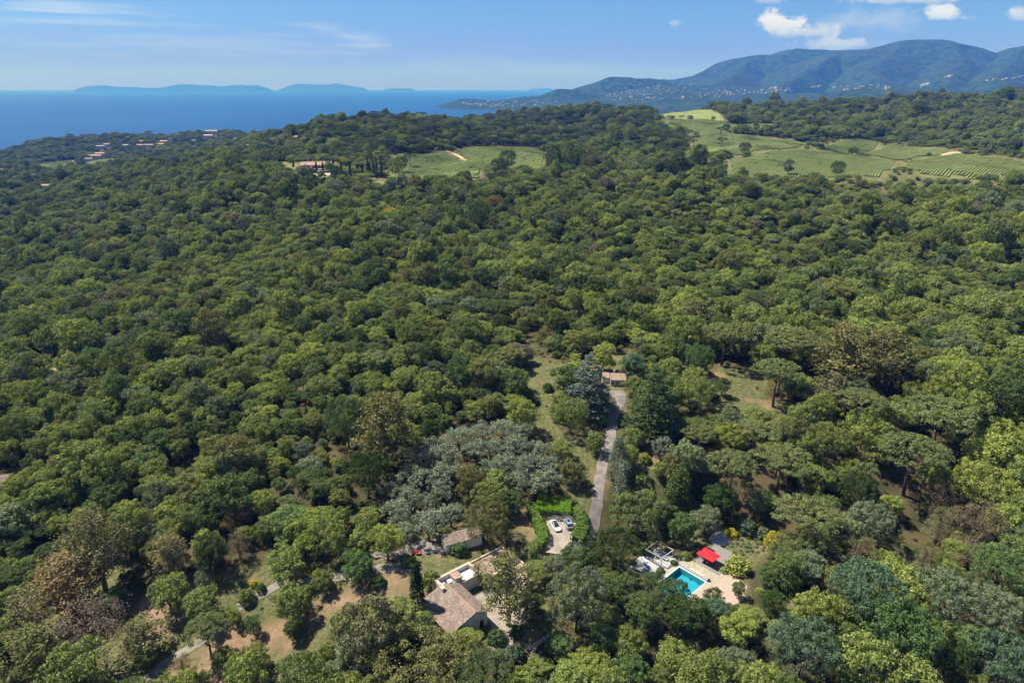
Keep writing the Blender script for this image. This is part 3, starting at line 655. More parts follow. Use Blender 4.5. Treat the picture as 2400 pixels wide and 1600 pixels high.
M_MINT = material('pale_green_render', (.60, .66, .58), .9, .2)
M_TERR = material('terrace_floor', (.55, .57, .61), .8, .3, scale=1.0, color2=(.48, .50, .54))
M_COPE = material('terracotta_coping', (.46, .34, .27), .9, .1, scale=3, color2=(.52, .42, .34))
M_FLAT = material('gravel_flat_roof', (.36, .27, .21), .95, .1, scale=2.5, color2=(.25, .185, .14))
M_DARK = material('dark_void', (.02, .02, .022), .5, .3)
M_GLASS = material('window_glass', (.03, .045, .055), .08, .6)
M_SHUT = material('grey_shutter', (.42, .45, .48), .7, .3)
M_WOODG = material('weathered_deck', (.25, .23, .225), .85, .2, scale=4, color2=(.17, .155, .15))
M_CONC = material('grey_concrete', (.40, .40, .41), .9, .2, scale=2, color2=(.32, .32, .33))
M_STONE = material('pale_stone', (.40, .355, .27), .9, .2, scale=2.2, color2=(.27, .25, .18))
M_PINKST = material('pink_stone', (.48, .38, .31), .9, .2, scale=3.5, color2=(.29, .225, .18))
M_GRAVW = material('white_gravel', (.50, .52, .56), .95, .1, scale=8, color2=(.40, .42, .46))
M_ROAD = material('grey_drive', (.175, .16, .15), .95, .1, scale=.7, color2=(.235, .21, .195))
M_PARK = material('tan_gravel', (.31, .265, .22), .95, .1, scale=1.0, color2=(.25, .215, .18))
M_LANE = material('worn_lane', (.25, .225, .205), .95, .1, scale=.8, color2=(.20, .17, .13))
M_DIRT = material('dirt_track', (.50, .38, .26), .95, .1, scale=.3, color2=(.42, .31, .21))
M_FLAG = material('flagstones', (.42, .38, .33), .95, .1, scale=4, color2=(.24, .215, .18))
M_RED = material('red_canvas', (.80, .022, .035), .8, .2)
M_BLACK = material('black_metal', (.03, .03, .032), .5, .4)
M_GREYM = material('grey_metal', (.30, .30, .30), .5, .5)
M_PALEW = material('pale_wood', (.42, .39, .35), .8, .2, scale=4, color2=(.33, .30, .27))
M_CUSH = material('white_cushion', (.72, .73, .74), .9, .1)
M_POOL = material('pool_tiles', (.07, .36, .44), .5, .4, scale=1.5, color2=(.085, .41, .50))
M_REDP = material('red_paint', (.55, .03, .02), .4, .5); M_ORANGE = material('orange_plastic', (.70, .16, .06), .5, .4)
M_CARW = material('white_car_paint', (.82, .83, .85), .25, .6); M_CARS = material('silver_car_paint', (.36, .42, .50), .3, .6, metallic=.35)
M_RUB = material('rubber', (.02, .02, .02), .8, .2); M_LAMP = material('lamp_glass', (.5, .52, .55), .15, .6); M_TAIL = material('tail_lamp', (.35, .01, .01), .25, .6)
pw = bpy.data.materials.new('pool_water'); pw.use_nodes = True; t = NT(pw.node_tree); t.n.clear()
gl = t.node('ShaderNodeBsdfGlossy'); gl.inputs['Roughness'].default_value = .04; tr = t.node('ShaderNodeBsdfTransparent'); tr.inputs[0].default_value = (.50, .86, .92, 1)
fr = t.node('ShaderNodeFresnel'); fr.inputs['IOR'].default_value = 1.33; mx = t.node('ShaderNodeMixShader'); t.l.new(fr.outputs[0], mx.inputs[0]); t.l.new(tr.outputs[0], mx.inputs[1]); t.l.new(gl.outputs[0], mx.inputs[2])
bu = t.node('ShaderNodeBump'); bu.inputs['Strength'].default_value = .2; bu.inputs['Distance'].default_value = .03; t.put(bu.inputs['Height'], t.noise(t.node('ShaderNodeTexCoord').outputs['Object'], 2.0, 3, .5)); t.l.new(bu.outputs[0], gl.inputs['Normal'])
ou = t.node('ShaderNodeOutputMaterial'); t.l.new(mx.outputs[0], ou.inputs[0])

def slab(name, px, mat, lift=.06, thick=.5, label=None):
    pts = poly(px); z = float(ground([pts[:, 0].mean()], [pts[:, 1].mean()])[0]); m = MB(); m.prism([tuple(p) for p in pts], z - thick, z + lift)
    return tag(m.build(name, mat), label, kind='structure')
def strip(name, line, width, mat, lift=.12, label=None, step=1.5):
    """a road or track laid on the land"""
    P = [np.array(p[:2]) for p in line]; out = []
    for i in range(len(P) - 1):
        n = max(2, int(np.linalg.norm(P[i + 1] - P[i]) / step))
        p0, p3 = P[max(i - 1, 0)], P[min(i + 2, len(P) - 1)]
        for k in range(n):
            s = k / n; out.append(.5 * ((2 * P[i]) + (-p0 + P[i + 1]) * s + (2 * p0 - 5 * P[i] + 4 * P[i + 1] - p3) * s * s + (-p0 + 3 * P[i] - 3 * P[i + 1] + p3) * s ** 3))
    out.append(P[-1]); out = np.array(out); d = np.gradient(out, axis=0); d = d / np.maximum(np.linalg.norm(d, axis=1, keepdims=True), 1e-6); nrm = np.stack([-d[:, 1], d[:, 0]], 1)
    ws = width(np.linspace(0, 1, len(out))) if callable(width) else np.full(len(out), width); rr = np.random.RandomState(3); k = 5
    V_ = []
    for j in range(k):
        f = (j / (k - 1) - .5); e = ws * f * (1 + .06 * np.sin(np.arange(len(out)) * 1.7 + j) * (abs(f) > .4)); q = out + nrm * e[:, None]; V_.append(np.concatenate([q, (ground(q[:, 0], q[:, 1]) + lift)[:, None]], 1))
    V_ = np.stack(V_, 1).reshape(-1, 3)
    i = np.arange(len(out) - 1)[:, None] * k + np.arange(k - 1)[None]; F_ = np.stack([i, i + 1, i + k + 1, i + k], -1).reshape(-1, 4)[:, ::-1]
    return tag(link(name, np_mesh(name, V_, F_, mat, smooth=True)), label, kind='structure')
def worn(m, c1, c2):
    t = NT(m.node_tree); bs = t.n['Principled BSDF']; ob = t.node('ShaderNodeTexCoord').outputs['Object']
    t.put(bs.inputs['Base Color'], t.mix(t.ramp(t.noise(ob, 5.0, 5, .7), .55, .72), t.mix(t.ramp(t.noise(ob, .35, 6, .65), .42, .58), c4(c1), c4(c2)), (.12, .105, .085, 1)))
worn(M_ROAD, (.17, .158, .15), (.25, .225, .205)); worn(M_PARK, (.33, .285, .24), (.25, .215, .18)); worn(M_LANE, (.26, .235, .21), (.17, .15, .115))
slab('car_park', [(1283, 1196), (1348, 1196), (1350, 1240), (1342, 1262), (1338, 1285), (1318, 1312), (1278, 1300), (1290, 1262), (1282, 1230)], M_PARK)
strip('drive', ROAD[:11], lambda s: 3.2 + 1.9 * np.exp(-((s - .06) / .10) ** 2), M_ROAD)
strip('drive_branch', [ROAD[10], ROAD[11], at(1320, 1290)[:2]], 3.2, M_PARK, lift=.10)
strip('lane', PATH[:3] + [], 2.6, M_LANE); strip('footpath', PATH[2:], 2.2, M_LANE, lift=.10)
slab('yard', [(862, 1304), (905, 1290), (945, 1276), (1018, 1261), (1042, 1298), (985, 1299), (930, 1303), (880, 1312)], M_ROAD)
for ln, wdt, mt_ in [([(1042, 353), (1080, 369), (1130, 387)], 5, M_DIRT), ([(1625, 340), (1680, 354), (1727, 365)], 6, M_DIRT), 
                     ([(2205, 364), (2235, 358), (2262, 358)], 7, M_DIRT), ([(172, 376), (183, 387), (196, 395), (220, 398)], 9, M_CONC), ([(100, 856), (118, 868), (145, 893)], 3.6, M_DIRT), ([(112, 378), (122, 384), (135, 389)], 6, M_CONC),
                     ([(560, 404), (620, 412), (690, 414)], 3.5, M_STONE)]:
    strip('track', [at(*p)[:2] for p in ln], wdt, mt_, lift=.2, step=6)

def frame(name, x, y, z, ang, label, cat, group=None): return empty(name, (x, y, z), ang, label, cat, group)
def part(name, parent, mat, fn, bevel=0, smooth=False):
    m = MB(); fn(m); return m.build(name, mat, parent, bevel=bevel, smooth=smooth)
def gable_roof(m, x0, x1, ys, zs, thick=.22, mi=0):
    """roof over x0..x1 whose section runs through (ys, zs)"""
    n = len(ys); vs = []
    for x in (x0, x1): vs += [(x, ys[i], zs[i]) for i in range(n)] + [(x, ys[i], zs[i] - thick) for i in range(n)]
    k = 2 * n; f = []
    for i in range(n - 1):
        f += [(i, k + i, k + i + 1, i + 1), (n + i + 1, k + n + i + 1, k + n + i, n + i), (i, i + 1, n + i + 1, n + i), (k + i + 1, k + i, k + n + i, k + n + i + 1)]
    f += [(0, n, k + n, k), (n - 1, k + n - 1, k + 2 * n - 1, 2 * n - 1)]; m.add(vs, f, mi)
def gable_wall_block(m, x0, x1, ys, zs):
    n = len(ys); vs = [(x, y_, z_) for x in (x0, x1) for y_, z_ in list(zip(ys, zs))] + [(x, y_, -1.0) for x in (x0, x1) for y_ in (ys[0], ys[-1])]
    a, b = 2 * n, 2 * n + 2
    m.add(vs, [tuple(list(range(n)) + [a + 1, a])[::-1], tuple(list(range(n, 2 * n)) + [b + 1, b]), (0, a, b, n), (n - 1, 2 * n - 1, b + 1, a + 1), (a, a + 1, b + 1, b)])

# ---- villa
VO = (-11.75, 125.9); VZ = PADS[1][3]; VA = math.atan2(-.776, .63)
def vloc(x, y): c, s = math.cos(VA), math.sin(VA); return (VO[0] + c * x - s * y, VO[1] + s * x + c * y)
v = frame('villa', VO[0], VO[1], VZ, VA, 'white villa with weathered tile roof and sunken roof terraces behind the tall cypress', 'villa')
part('wall', v, M_WHITE, lambda m: gable_wall_block(m, -5.7, 5.6, (-6.5, 0, 3.3), (3.35, 5.2, 3.75)))
rf = part('roof', v, M_TILE, lambda m: gable_roof(m, -6.0, 6.0, (-7.0, 0, 3.7), (3.42, 5.62, 3.95)))
part('ridge_cap', rf, M_RIDGE, lambda m: m.tube([(-6.0, 0, 5.66), (6.02, 0, 5.66)], [.16, .16], 8))
part('chimney', rf, M_CREAM, lambda m: (m.box(-5.4, -4.6, -1.9, -1.2, 4.4, 5.9), m.box(-5.5, -4.5, -2.0, -1.1, 5.9, 6.0)), bevel=.02)
part('side_roof', v, M_TILE, lambda m: gable_roof(m, -7.6, -6.05, (-5.2, -.4), (3.2, 4.5)))
part('side_wall', v, M_WHITE, lambda m: m.box(-7.4, -5.72, -4.9, -.5, -1, 3.1))
for x0 in (-4.4, -1.4, 1.9):
    w_ = part('window', v, M_GLASS, lambda m: m.box(x0 - .33, x0 + .93, -6.53, -6.45, .5, 2.4))
    part('shutter', w_, M_SHUT, lambda m: m.box(x0 - .95, x0 - .35, -6.56, -6.50, .5, 2.4)); part('shutter', w_, M_SHUT, lambda m: m.box(x0 + .95, x0 + 1.55, -6.56, -6.50, .5, 2.4))
d_ = part('door', v, M_DARK, lambda m: m.box(5.55, 5.64, 1.2, 2.3, -.9, 2.1)); part('window', v, M_DARK, lambda m: m.box(5.55, 5.64, -3.6, -2.6, .9, 2.1))
part('wall_lamp', v, M_BLACK, lambda m: m.box(5.6, 5.8, .2, .4, 2.6, 3.0))
part('eaves_gutter', v, M_RIDGE, lambda m: m.tube([(-6.0, -7.08, 3.3), (6.0, -7.08, 3.3)], [.08, .08], 6))
part('terrace_block', v, M_WHITE, lambda m: m.box(-11.0, -6.1, .3, 10.0, -1, 2.3))
def parapet(m):
    for a in [(-11.3, -10.75, 0, 10.3), (-6.6, -6.05, .6, 10.3), (-10.75, -6.6, 0, .55), (-10.75, -6.6, 9.75, 10.3), (-10.75, -6.6, 4.1, 4.5)]: m.box(a[0], a[1], a[2], a[3], 2.302, 3.35)
tp = part('terrace_parapet', v, M_WHITE, parapet)
def coping(m):
    for a in [(-11.4, -10.7, -.1, 10.4), (-6.65, -5.98, .5, 10.4), (-10.7, -6.65, -.1, .62), (-10.7, -6.65, 9.7, 10.4)]: m.box(a[0], a[1], a[2], a[3], 3.352, 3.45)
part('coping', tp, M_COPE, coping)
part('terrace_floor', v, M_TERR, lambda m: (m.box(-10.74, -6.61, .56, 4.09, 2.305, 2.36), m.box(-10.74, -6.61, 4.51, 9.74, 2.305, 2.36)))
tw = part('stair_tower', v, M_WHITE, lambda m: m.box(-9.0, -6.9, 3.3, 5.2, 2.37, 4.4)); part('tower_roof', tw, M_TILE2, lambda m: gable_roof(m, -9.3, -6.7, (3.0, 5.5), (4.85, 4.4), .18))
for nm, a in [('wing', (-10.8, -3.6, 10.45, 20.6)), ('rear_wing', (-3.55, 3.6, 15.6, 20.6))]:
    w_ = part(nm, v, M_CREAM, lambda m: m.box(a[0], a[1], a[2], a[3], -1.5, 3.0))
    part('flat_roof', w_, M_FLAT, lambda m: m.box(a[0] - .25, a[1] + .25, a[2] - (.0 if nm == 'wing' else .25), a[3] + .25, 3.002, 3.12))
    part('parapet', w_, M_COPE, lambda m: (m.box(a[0] - .25, a[1] + .25, a[3] - .1, a[3] + .25, 3.122, 3.5), m.box(a[0] - .25, a[0] + .15, a[2], a[3] - .1, 3.122, 3.5), m.box(a[1] - .15, a[1] + .25, a[2], a[3] - .1, 3.122, 3.5)))
part('window', v, M_GLASS, lambda m: m.box(1.2, 2.6, 15.54, 15.6, .2, 2.1)); part('window', v, M_GLASS, lambda m: m.box(-3.62, -3.55, 12.2, 14.2, .2, 2.2))
def wslab(name, pts, mat, z, lift, thick=.5, label=None):
    m = MB(); m.prism(pts, z - thick, z + lift); return tag(m.build(name, mat), label, kind='structure')
wslab('courtyard', [vloc(*p) for p in [(-3.5, 4.0), (-3.5, 15.5), (3.5, 15.5), (6.5, 17.5), (10.5, 12.5), (9.5, 7.5), (13.5, 4.5), (17.5, 1.0), (18, -2.5), (14, -3.0), (9.5, 2.0), (5.9, 4.0)]], M_PARK, VZ, .06)
wslab('villa_terrace', [vloc(*p) for p in [(-4.5, -8.0), (-5.6, -8.0), (-12, -3), (-15.5, -7.5), (-14, -9.0), (-10.5, -7.6), (-3.0, -11.5), (2.5, -11.5), (5, -8)]], M_FLAG, VZ, .05)
wp = vloc(-1.2, -8.3); o = frame('wooden_bench', wp[0], wp[1], VZ + .05, VA, 'orange bench against the white wall of the villa', 'bench')
part('seat', o, M_ORANGE, lambda m: m.box(-1.3, 1.3, -.25, .25, .4, .48)); part('backrest', o, M_ORANGE, lambda m: m.box(-1.3, 1.3, .26, .32, .48, .9))
for s in (-1.1, 1.1): part('leg', o, M_GREYM, lambda m: m.box(s - .05, s + .05, -.2, .2, 0, .4))
for x, y, lab in [(-9.6, 2.2, 'dark chair on the left half of the roof terrace'), (-8.6, 1.4, 'dark chair nearest the tiled roof on the roof terrace')]:
    p = vloc(x, y); o = frame('terrace_chair', p[0], p[1], VZ + 2.36, VA + x, lab, 'chair', 'chairs on the roof terrace')
    part('seat', o, M_BLACK, lambda m: m.box(-.3, .3, -.3, .3, .38, .45)); part('backrest', o, M_BLACK, lambda m: m.box(-.3, .3, .3, .36, .45, .95))
    for a, b in [(-1, -1), (1, -1), (-1, 1), (1, 1)]: part('leg', o, M_BLACK, lambda m: m.box(a * .27 - .03, a * .27 + .03, b * .27 - .03, b * .27 + .03, 0, .38))
p = vloc(-8.9, 2.9); o = frame('terrace_table', p[0], p[1], VZ + 2.36, VA, 'white table on the roof terrace between the dark chairs', 'table')
part('tabletop', o, M_CUSH, lambda m: m.tube([(0, 0, .70), (0, 0, .75)], [.55, .55], 20)); part('leg', o, M_GREYM, lambda m: m.tube([(0, 0, 0), (0, 0, .7)], [.06, .05], 8))

# ---- garage
gx, gy = -17.1, 145.3; GA = math.atan2(.41, .91)
o = frame('garage', gx, gy, PADS[3][3], GA, 'long low garage with mossy tile roof and pale green end wall by the yard', 'garage')
part('wall', o, M_MINT, lambda m: m.add([(x, y_, z_) for x in (0.3, 10.2) for y_, z_ in ((.25, -1), (.25, 2.45), (3.7, 3.05), (3.7, -1))], [(0, 1, 2, 3), (7, 6, 5, 4), (0, 4, 5, 1), (1, 5, 6, 2), (2, 6, 7, 3), (3, 7, 4, 0)]))
part('roof', o, M_TILE, lambda m: gable_roof(m, 0, 10.5, (0, 4.0), (2.68, 3.36), .18))
for y0 in (.7, 2.2):
    dd = part('door', o, M_WHITE, lambda m: m.box(.24, .3, y0, y0 + 1.15, -.05, 2.1)); part('handle', dd, M_BLACK, lambda m: m.box(.19, .24, y0 + .1, y0 + .2, 1.0, 1.1))
# small things in the yard
def wheel(parent, x, y, z, r_, wdt, ax='y'):
    w_ = part('wheel', parent, M_RUB, lambda m: m.tube([(x, y - wdt / 2, z), (x, y + wdt / 2, z)], [r_, r_], 16)); part('rim', w_, M_GREYM, lambda m: m.tube([(x, y - wdt / 2 - .02, z), (x, y + wdt / 2 + .02, z)], [r_ * .55] * 2, 12)); return w_
q = at(970, 1297); o = frame('ride_on_mower', q.x, q.y, q.z + .07, .3, 'red ride-on mower parked at the front edge of the yard', 'mower')
part('body', o, M_REDP, lambda m: (m.box(.1, .95, -.32, .32, .35, .85), m.box(-.6, .1, -.4, .4, .35, .5)), bevel=.06); part('seat', o, M_BLACK, lambda m: (m.box(-.5, -.1, -.22, .22, .52, .68), m.box(-.58, -.48, -.22, .22, .68, 1.0)), bevel=.03)
part('steering_wheel', o, M_BLACK, lambda m: m.tube([(.08, 0, .95), (.06, 0, .99)], [.2, .2], 14))
for x, y, r_ in [(.7, .4, .2), (.7, -.4, .2), (-.4, .45, .27), (-.4, -.45, .27)]: wheel(o, x, y, r_, r_, .16)
q = at(980, 1299); o = frame('garden_trailer', q.x, q.y, q.z + .07, .2, 'orange trailer behind the red mower', 'trailer')
part('tub', o, M_ORANGE, lambda m: (m.box(-.6, .6, -.4, .4, .3, .36), m.box(-.6, .6, -.4, -.36, .36, .65), m.box(-.6, .6, .36, .4, .36, .65), m.box(-.6, -.56, -.36, .36, .36, .65), m.box(.56, .6, -.36, .36, .36, .65)))
part('drawbar', o, M_BLACK, lambda m: m.tube([(.6, 0, .33), (1.3, 0, .3)], [.03, .03], 6)); wheel(o, 0, .46, .2, .2, .1); wheel(o, 0, -.46, .2, .2, .1)
q = at(1000, 1296); o = frame('barbecue', q.x, q.y, q.z + .07, .1, 'black barbecue on legs at the yard edge left of the bin', 'barbecue')
part('kettle', o, M_BLACK, lambda m: m.tube([(-.6, 0, .85), (-.45, 0, .95), (.45, 0, .95), (.6, 0, .85)], [.2, .33, .33, .2], 12))
for a, b in [(-.5, -.2), (.5, -.2), (-.5, .2), (.5, .2)]: part('leg', o, M_BLACK, lambda m: m.box(a - .03, a + .03, b - .03, b + .03, 0, .75))
q = at(1018, 1294); o = frame('refuse_bin', q.x, q.y, q.z + .07, .1, 'grey wheeled bin beside the garage corner', 'bin')
part('body', o, M_GREYM, lambda m: m.box(-.4, .4, -.35, .35, .1, 1.05), bevel=.05); part('lid', o, M_CONC, lambda m: m.box(-.43, .43, -.38, .38, 1.06, 1.13), bevel=.02); wheel(o, -.3, .3, .1, .1, .08); wheel(o, .3, .3, .1, .1, .08)

# ---- pool terrace: local frame with x along the short side towards the camera, y along the long side
PO = (43.07, 144.42); PZ = PADS[2][3]; PA = math.atan2(-.733, .68)
def ploc(x, y): c, s = math.cos(PA), math.sin(PA); return (PO[0] + c * x - s * y, PO[1] + s * x + c * y)
def pworld(pts): return [ploc(*p) for p in pts]
wslab('pool_terrace', pworld([(-1.5, .002), (-1.5, 4.6), (1.9, 4.6), (8.6, 4.6), (9.5, 4.6), (9.5, 0.002)]), M_STONE, PZ, .12, .3)
wslab('pool_terrace', pworld([(-1.5, 0), (0, 0), (0, -11), (-1.5, -11)]), M_STONE, PZ, .12, .3); wslab('pool_terrace', pworld([(7.7, 0), (9.5, 0), (9.5, -11), (7.7, -11)]), M_PINKST, PZ, .12, .3)
wslab('pool_terrace', pworld([(-1.5, -11.002), (9.5, -11.002), (9.5, -13), (-1.5, -13)]), M_STONE, PZ, .12, .3)
o = frame('swimming_pool', PO[0], PO[1], PZ, PA, 'rectangular turquoise swimming pool with white coping below the red parasol', 'swimming pool')
def basin(m):
    m.add([(0, 0, .10), (7.7, 0, .10), (7.7, -11, .10), (0, -11, .10), (0, 0, -1.55), (7.7, 0, -1.55), (7.7, -11, -1.55), (0, -11, -1.55)], [(4, 7, 6, 5), (0, 4, 5, 1), (1, 5, 6, 2), (2, 6, 7, 3), (3, 7, 4, 0)])
part('basin', o, M_POOL, basin); part('water', o, pw, lambda m: m.add([(0.002, -.002, -.08), (7.698, -.002, -.08), (7.698, -10.998, -.08), (0.002, -10.998, -.08)], [(0, 3, 2, 1)]))
part('coping', o, M_CUSH, lambda m: (m.box(-.3, 8.0, 0.0, .30, .122, .17), m.box(-.3, 0, -11.3, 0, .122, .17), m.box(7.7, 8.0, -11.3, 0, .122, .17)))
part('steps', o, M_POOL, lambda m: (m.box(.02, 1.6, -10.9, -10.0, -1.54, -.5), m.box(.02, 1.6, -9.99, -9.2, -1.54, -.9)))
o = frame('pool_cover_box', *ploc(3.85, .95), PZ + .12, PA, 'long grey housing of the pool cover along the upper edge of the pool', 'pool cover')
part('housing', o, M_GREYM, lambda m: m.box(-4.0, 4.0, -.55, .25, 0, .42), bevel=.04); part('lid', o, M_CUSH, lambda m: m.box(-1.6, 2.4, .26, .42, .2, .42)); part('motor', o, M_BLACK, lambda m: m.box(4.0, 4.4, -.4, .3, 0, .6), bevel=.03)
wslab('dining_deck', pworld([(1.9, 4.602), (8.6, 4.602), (8.6, 11.2), (6.0, 15.5), (1.5, 15.0), (.6, 10.5), (.2, 7.0)]), M_WOODG, PZ, .16, .3)
def planks(m):
    for i in range(44): y_ = 4.7 + i * .15; m.box(2.2 - min(i, 12) * .14, 8.55, y_, y_ + .115, .164, .172)
o = frame('deck_boards', PO[0], PO[1], PZ, PA, None, None); bpy.data.objects.remove(o)
slab('gravel_patch', [(1660, 1262), (1676, 1246), (1692, 1243), (1716, 1262), (1702, 1277), (1676, 1281)], M_GRAVW, .08, 1.5)
wslab('stone_terrace', pworld([(8.62, 4.4), (9.52, 4.4), (9.52, -6), (16.5, -3.0), (17.5, 1.0), (15.5, 6.5), (11.0, 8.5), (8.62, 7.6)]), M_PINKST, PZ, .09, .5)
wslab('lounging_deck', pworld([(-1.55, -1.6), (-1.55, -7.5), (-8.8, -9.5), (-9.5, -4.0), (-8.6, -3.9), (-8.6, -1.6)]), M_CONC, PZ, .20, .3)
wslab('pergola_deck', pworld([(-8.6, -1.598), (-1.5, -1.598), (-1.5, 2.2), (-8.6, 2.2)]), M_CONC, PZ, .36, .3)
# pergola
o = frame('pergola', *ploc(-5.75, -.9), PZ + .36, PA, 'open square pergola frame of pale beams over the grey deck', 'pergola')
for s in (-2.5, 2.5): part('beam', o, M_PALEW, lambda m: m.box(-2.6, 2.6, s - .1, s + .1, 2.3, 2.5)); part('beam', o, M_PALEW, lambda m: m.box(s - .1, s + .1, -2.39, 2.39, 2.305, 2.495))
for a in (-2.5, 2.5):
    for b in (-2.5, 2.5): part('post', o, M_BLACK if a < 0 else M_PALEW, lambda m: m.box(a - .08, a + .08, b - .08, b + .08, 0, 2.298))
part('floor_rail', o, M_BLACK, lambda m: m.box(-3.3, 2.6, -2.75, -2.6, 0, .16))
# parasol
pc = ploc(3.9, 7.0); o = frame('parasol', pc[0], pc[1], PZ + .16, PA, 'large rectangular red parasol over the dining table', 'parasol')
def canopy(m):
    X_, Y_, z0, z1 = 2.4, 1.85, 2.42, 2.95; m.add([(-X_, -Y_, z0), (X_, -Y_, z0), (X_, Y_, z0), (-X_, Y_, z0), (0, 0, z1), (-X_, -Y_, z0 - .16), (X_, -Y_, z0 - .16), (X_, Y_, z0 - .16), (-X_, Y_, z0 - .16), (0, 0, z1 - .03)],
        [(0, 1, 4), (1, 2, 4), (2, 3, 4), (3, 0, 4), (5, 6, 1, 0), (6, 7, 2, 1), (7, 8, 3, 2), (8, 5, 0, 3), (6, 5, 9), (7, 6, 9), (8, 7, 9), (5, 8, 9)])
part('canopy', o, M_RED, canopy); part('pole', o, M_BLACK, lambda m: m.tube([(0, 0, 0), (0, 0, 2.9)], [.04, .035], 8)); part('base', o, M_CONC, lambda m: m.box(-.4, .4, -.4, .4, 0, .1), bevel=.02)
for a, b in [(2.3, 1.8), (-2.3, 1.8), (2.3, -1.8), (-2.3, -1.8)]: part('rib', o, M_BLACK, lambda m: m.tube([(0, 0, 2.86), (a, b, 2.37)], [.015, .015], 5))
o = frame('dining_table', *ploc(4.2, 7.1), PZ + .16, PA, 'dark dining table in the shade of the red parasol', 'table')
part('tabletop', o, M_WOODG, lambda m: m.box(-1.3, 1.3, -.5, .5, .7, .76), bevel=.01)
for a, b in [(-1.2, -.4), (1.2, -.4), (-1.2, .4), (1.2, .4)]: part('leg', o, M_BLACK, lambda m: m.box(a - .04, a + .04, b - .04, b + .04, 0, .7))
def chair(name, x, y, z, a, lab, cat, grp, mat):
    o = frame(name, x, y, z, a, lab, cat, grp); part('seat', o, mat, lambda m: m.box(-.24, .24, -.24, .24, .42, .47)); part('backrest', o, mat, lambda m: m.box(-.24, .24, .22, .27, .47, .92))
    for p_, q_ in [(-1, -1), (1, -1), (-1, 1), (1, 1)]: part('leg', o, mat, lambda m: m.box(p_ * .21 - .025, p_ * .21 + .025, q_ * .21 - .025, q_ * .21 + .025, 0, .42))
    return o
for i, (x, y, a) in enumerate([(-.75, -.85, math.pi), (.05, -.85, math.pi), (.85, -.85, math.pi), (-.75, .85, 0), (.05, .85, 0), (.85, .85, 0)]):
    p = ploc(4.2 + x, 7.1 + y); chair('dining_chair', p[0], p[1], PZ + .16, PA + a, 'dark dining chair at the table under the red parasol', 'chair', 'chairs under the red parasol', M_PALEW if i % 3 == 1 else M_BLACK)
def lounger(x, y, a, lab, z=.20):
    p = ploc(x, y); o = frame('sun_lounger', p[0], p[1], PZ + z, PA + a, lab, 'sun lounger', 'loungers on the grey deck')
    part('frame', o, M_BLACK, lambda m: m.box(-.95, .95, -.33, .33, .24, .29)); part('mattress', o, M_CUSH, lambda m: m.box(-.35, .95, -.31, .31, .292, .38), bevel=.02)
    part('backrest', o, M_CUSH, lambda m: m.add([(-.35, -.31, .30), (-.35, .31, .30), (-.95, .31, .62), (-.95, -.31, .62), (-.32, -.31, .38), (-.32, .31, .38), (-.92, .31, .70), (-.92, -.31, .70)], [(0, 1, 2, 3), (7, 6, 5, 4), (0, 4, 5, 1), (1, 5, 6, 2), (2, 6, 7, 3), (3, 7, 4, 0)]))
    for a_, b_ in [(-.85, -.28), (.85, -.28), (-.85, .28), (.85, .28)]: part('leg', o, M_BLACK, lambda m: m.box(a_ - .03, a_ + .03, b_ - .03, b_ + .03, 0, .24))
lounger(-7.6, -4.6, -.3, 'sun lounger at the outer end of the grey deck'); lounger(-5.6, -7.0, -.3, 'sun lounger nearest the camera on the grey deck'); lounger(-6.2, -5.6, -.3, 'middle sun lounger on the grey deck')
p = ploc(-4.2, -.4); o = frame('garden_sofa', p[0], p[1], PZ + .36, PA, 'white cushioned sofa under the pergola', 'sofa'); part('base', o, M_BLACK, lambda m: m.box(-.9, .9, -.4, .4, .05, .3)); part('cushion', o, M_CUSH, lambda m: m.box(-.85, .85, -.38, .3, .302, .45), bevel=.03); part('backrest', o, M_CUSH, lambda m: m.box(-.9, .9, .3, .42, .302, .8), bevel=.03)
p = ploc(-5.9, -1.2); o = frame('fire_pit', p[0], p[1], PZ + .36, PA, 'low black square table under the pergola', 'table'); part('top', o, M_BLACK, lambda m: m.box(-.55, .55, -.45, .45, .3, .36)); part('base', o, M_GREYM, lambda m: m.box(-.35, .35, -.3, .3, 0, .3))
p = ploc(9.0, 6.2); o = frame('outdoor_shower', p[0], p[1], PZ + .1, PA, 'pale metal shower post at the corner of the dining deck', 'shower'); part('post', o, M_CUSH, lambda m: m.tube([(0, 0, 0), (0, 0, 2.1)], [.06, .05], 8)); part('shower_head', o, M_GREYM, lambda m: m.tube([(0, 0, 2.1), (0, -.3, 2.15), (0, -.32, 2.08)], [.03, .03, .1], 8)); part('tray', o, M_CONC, lambda m: m.box(-.4, .4, -.7, .2, 0, .06))

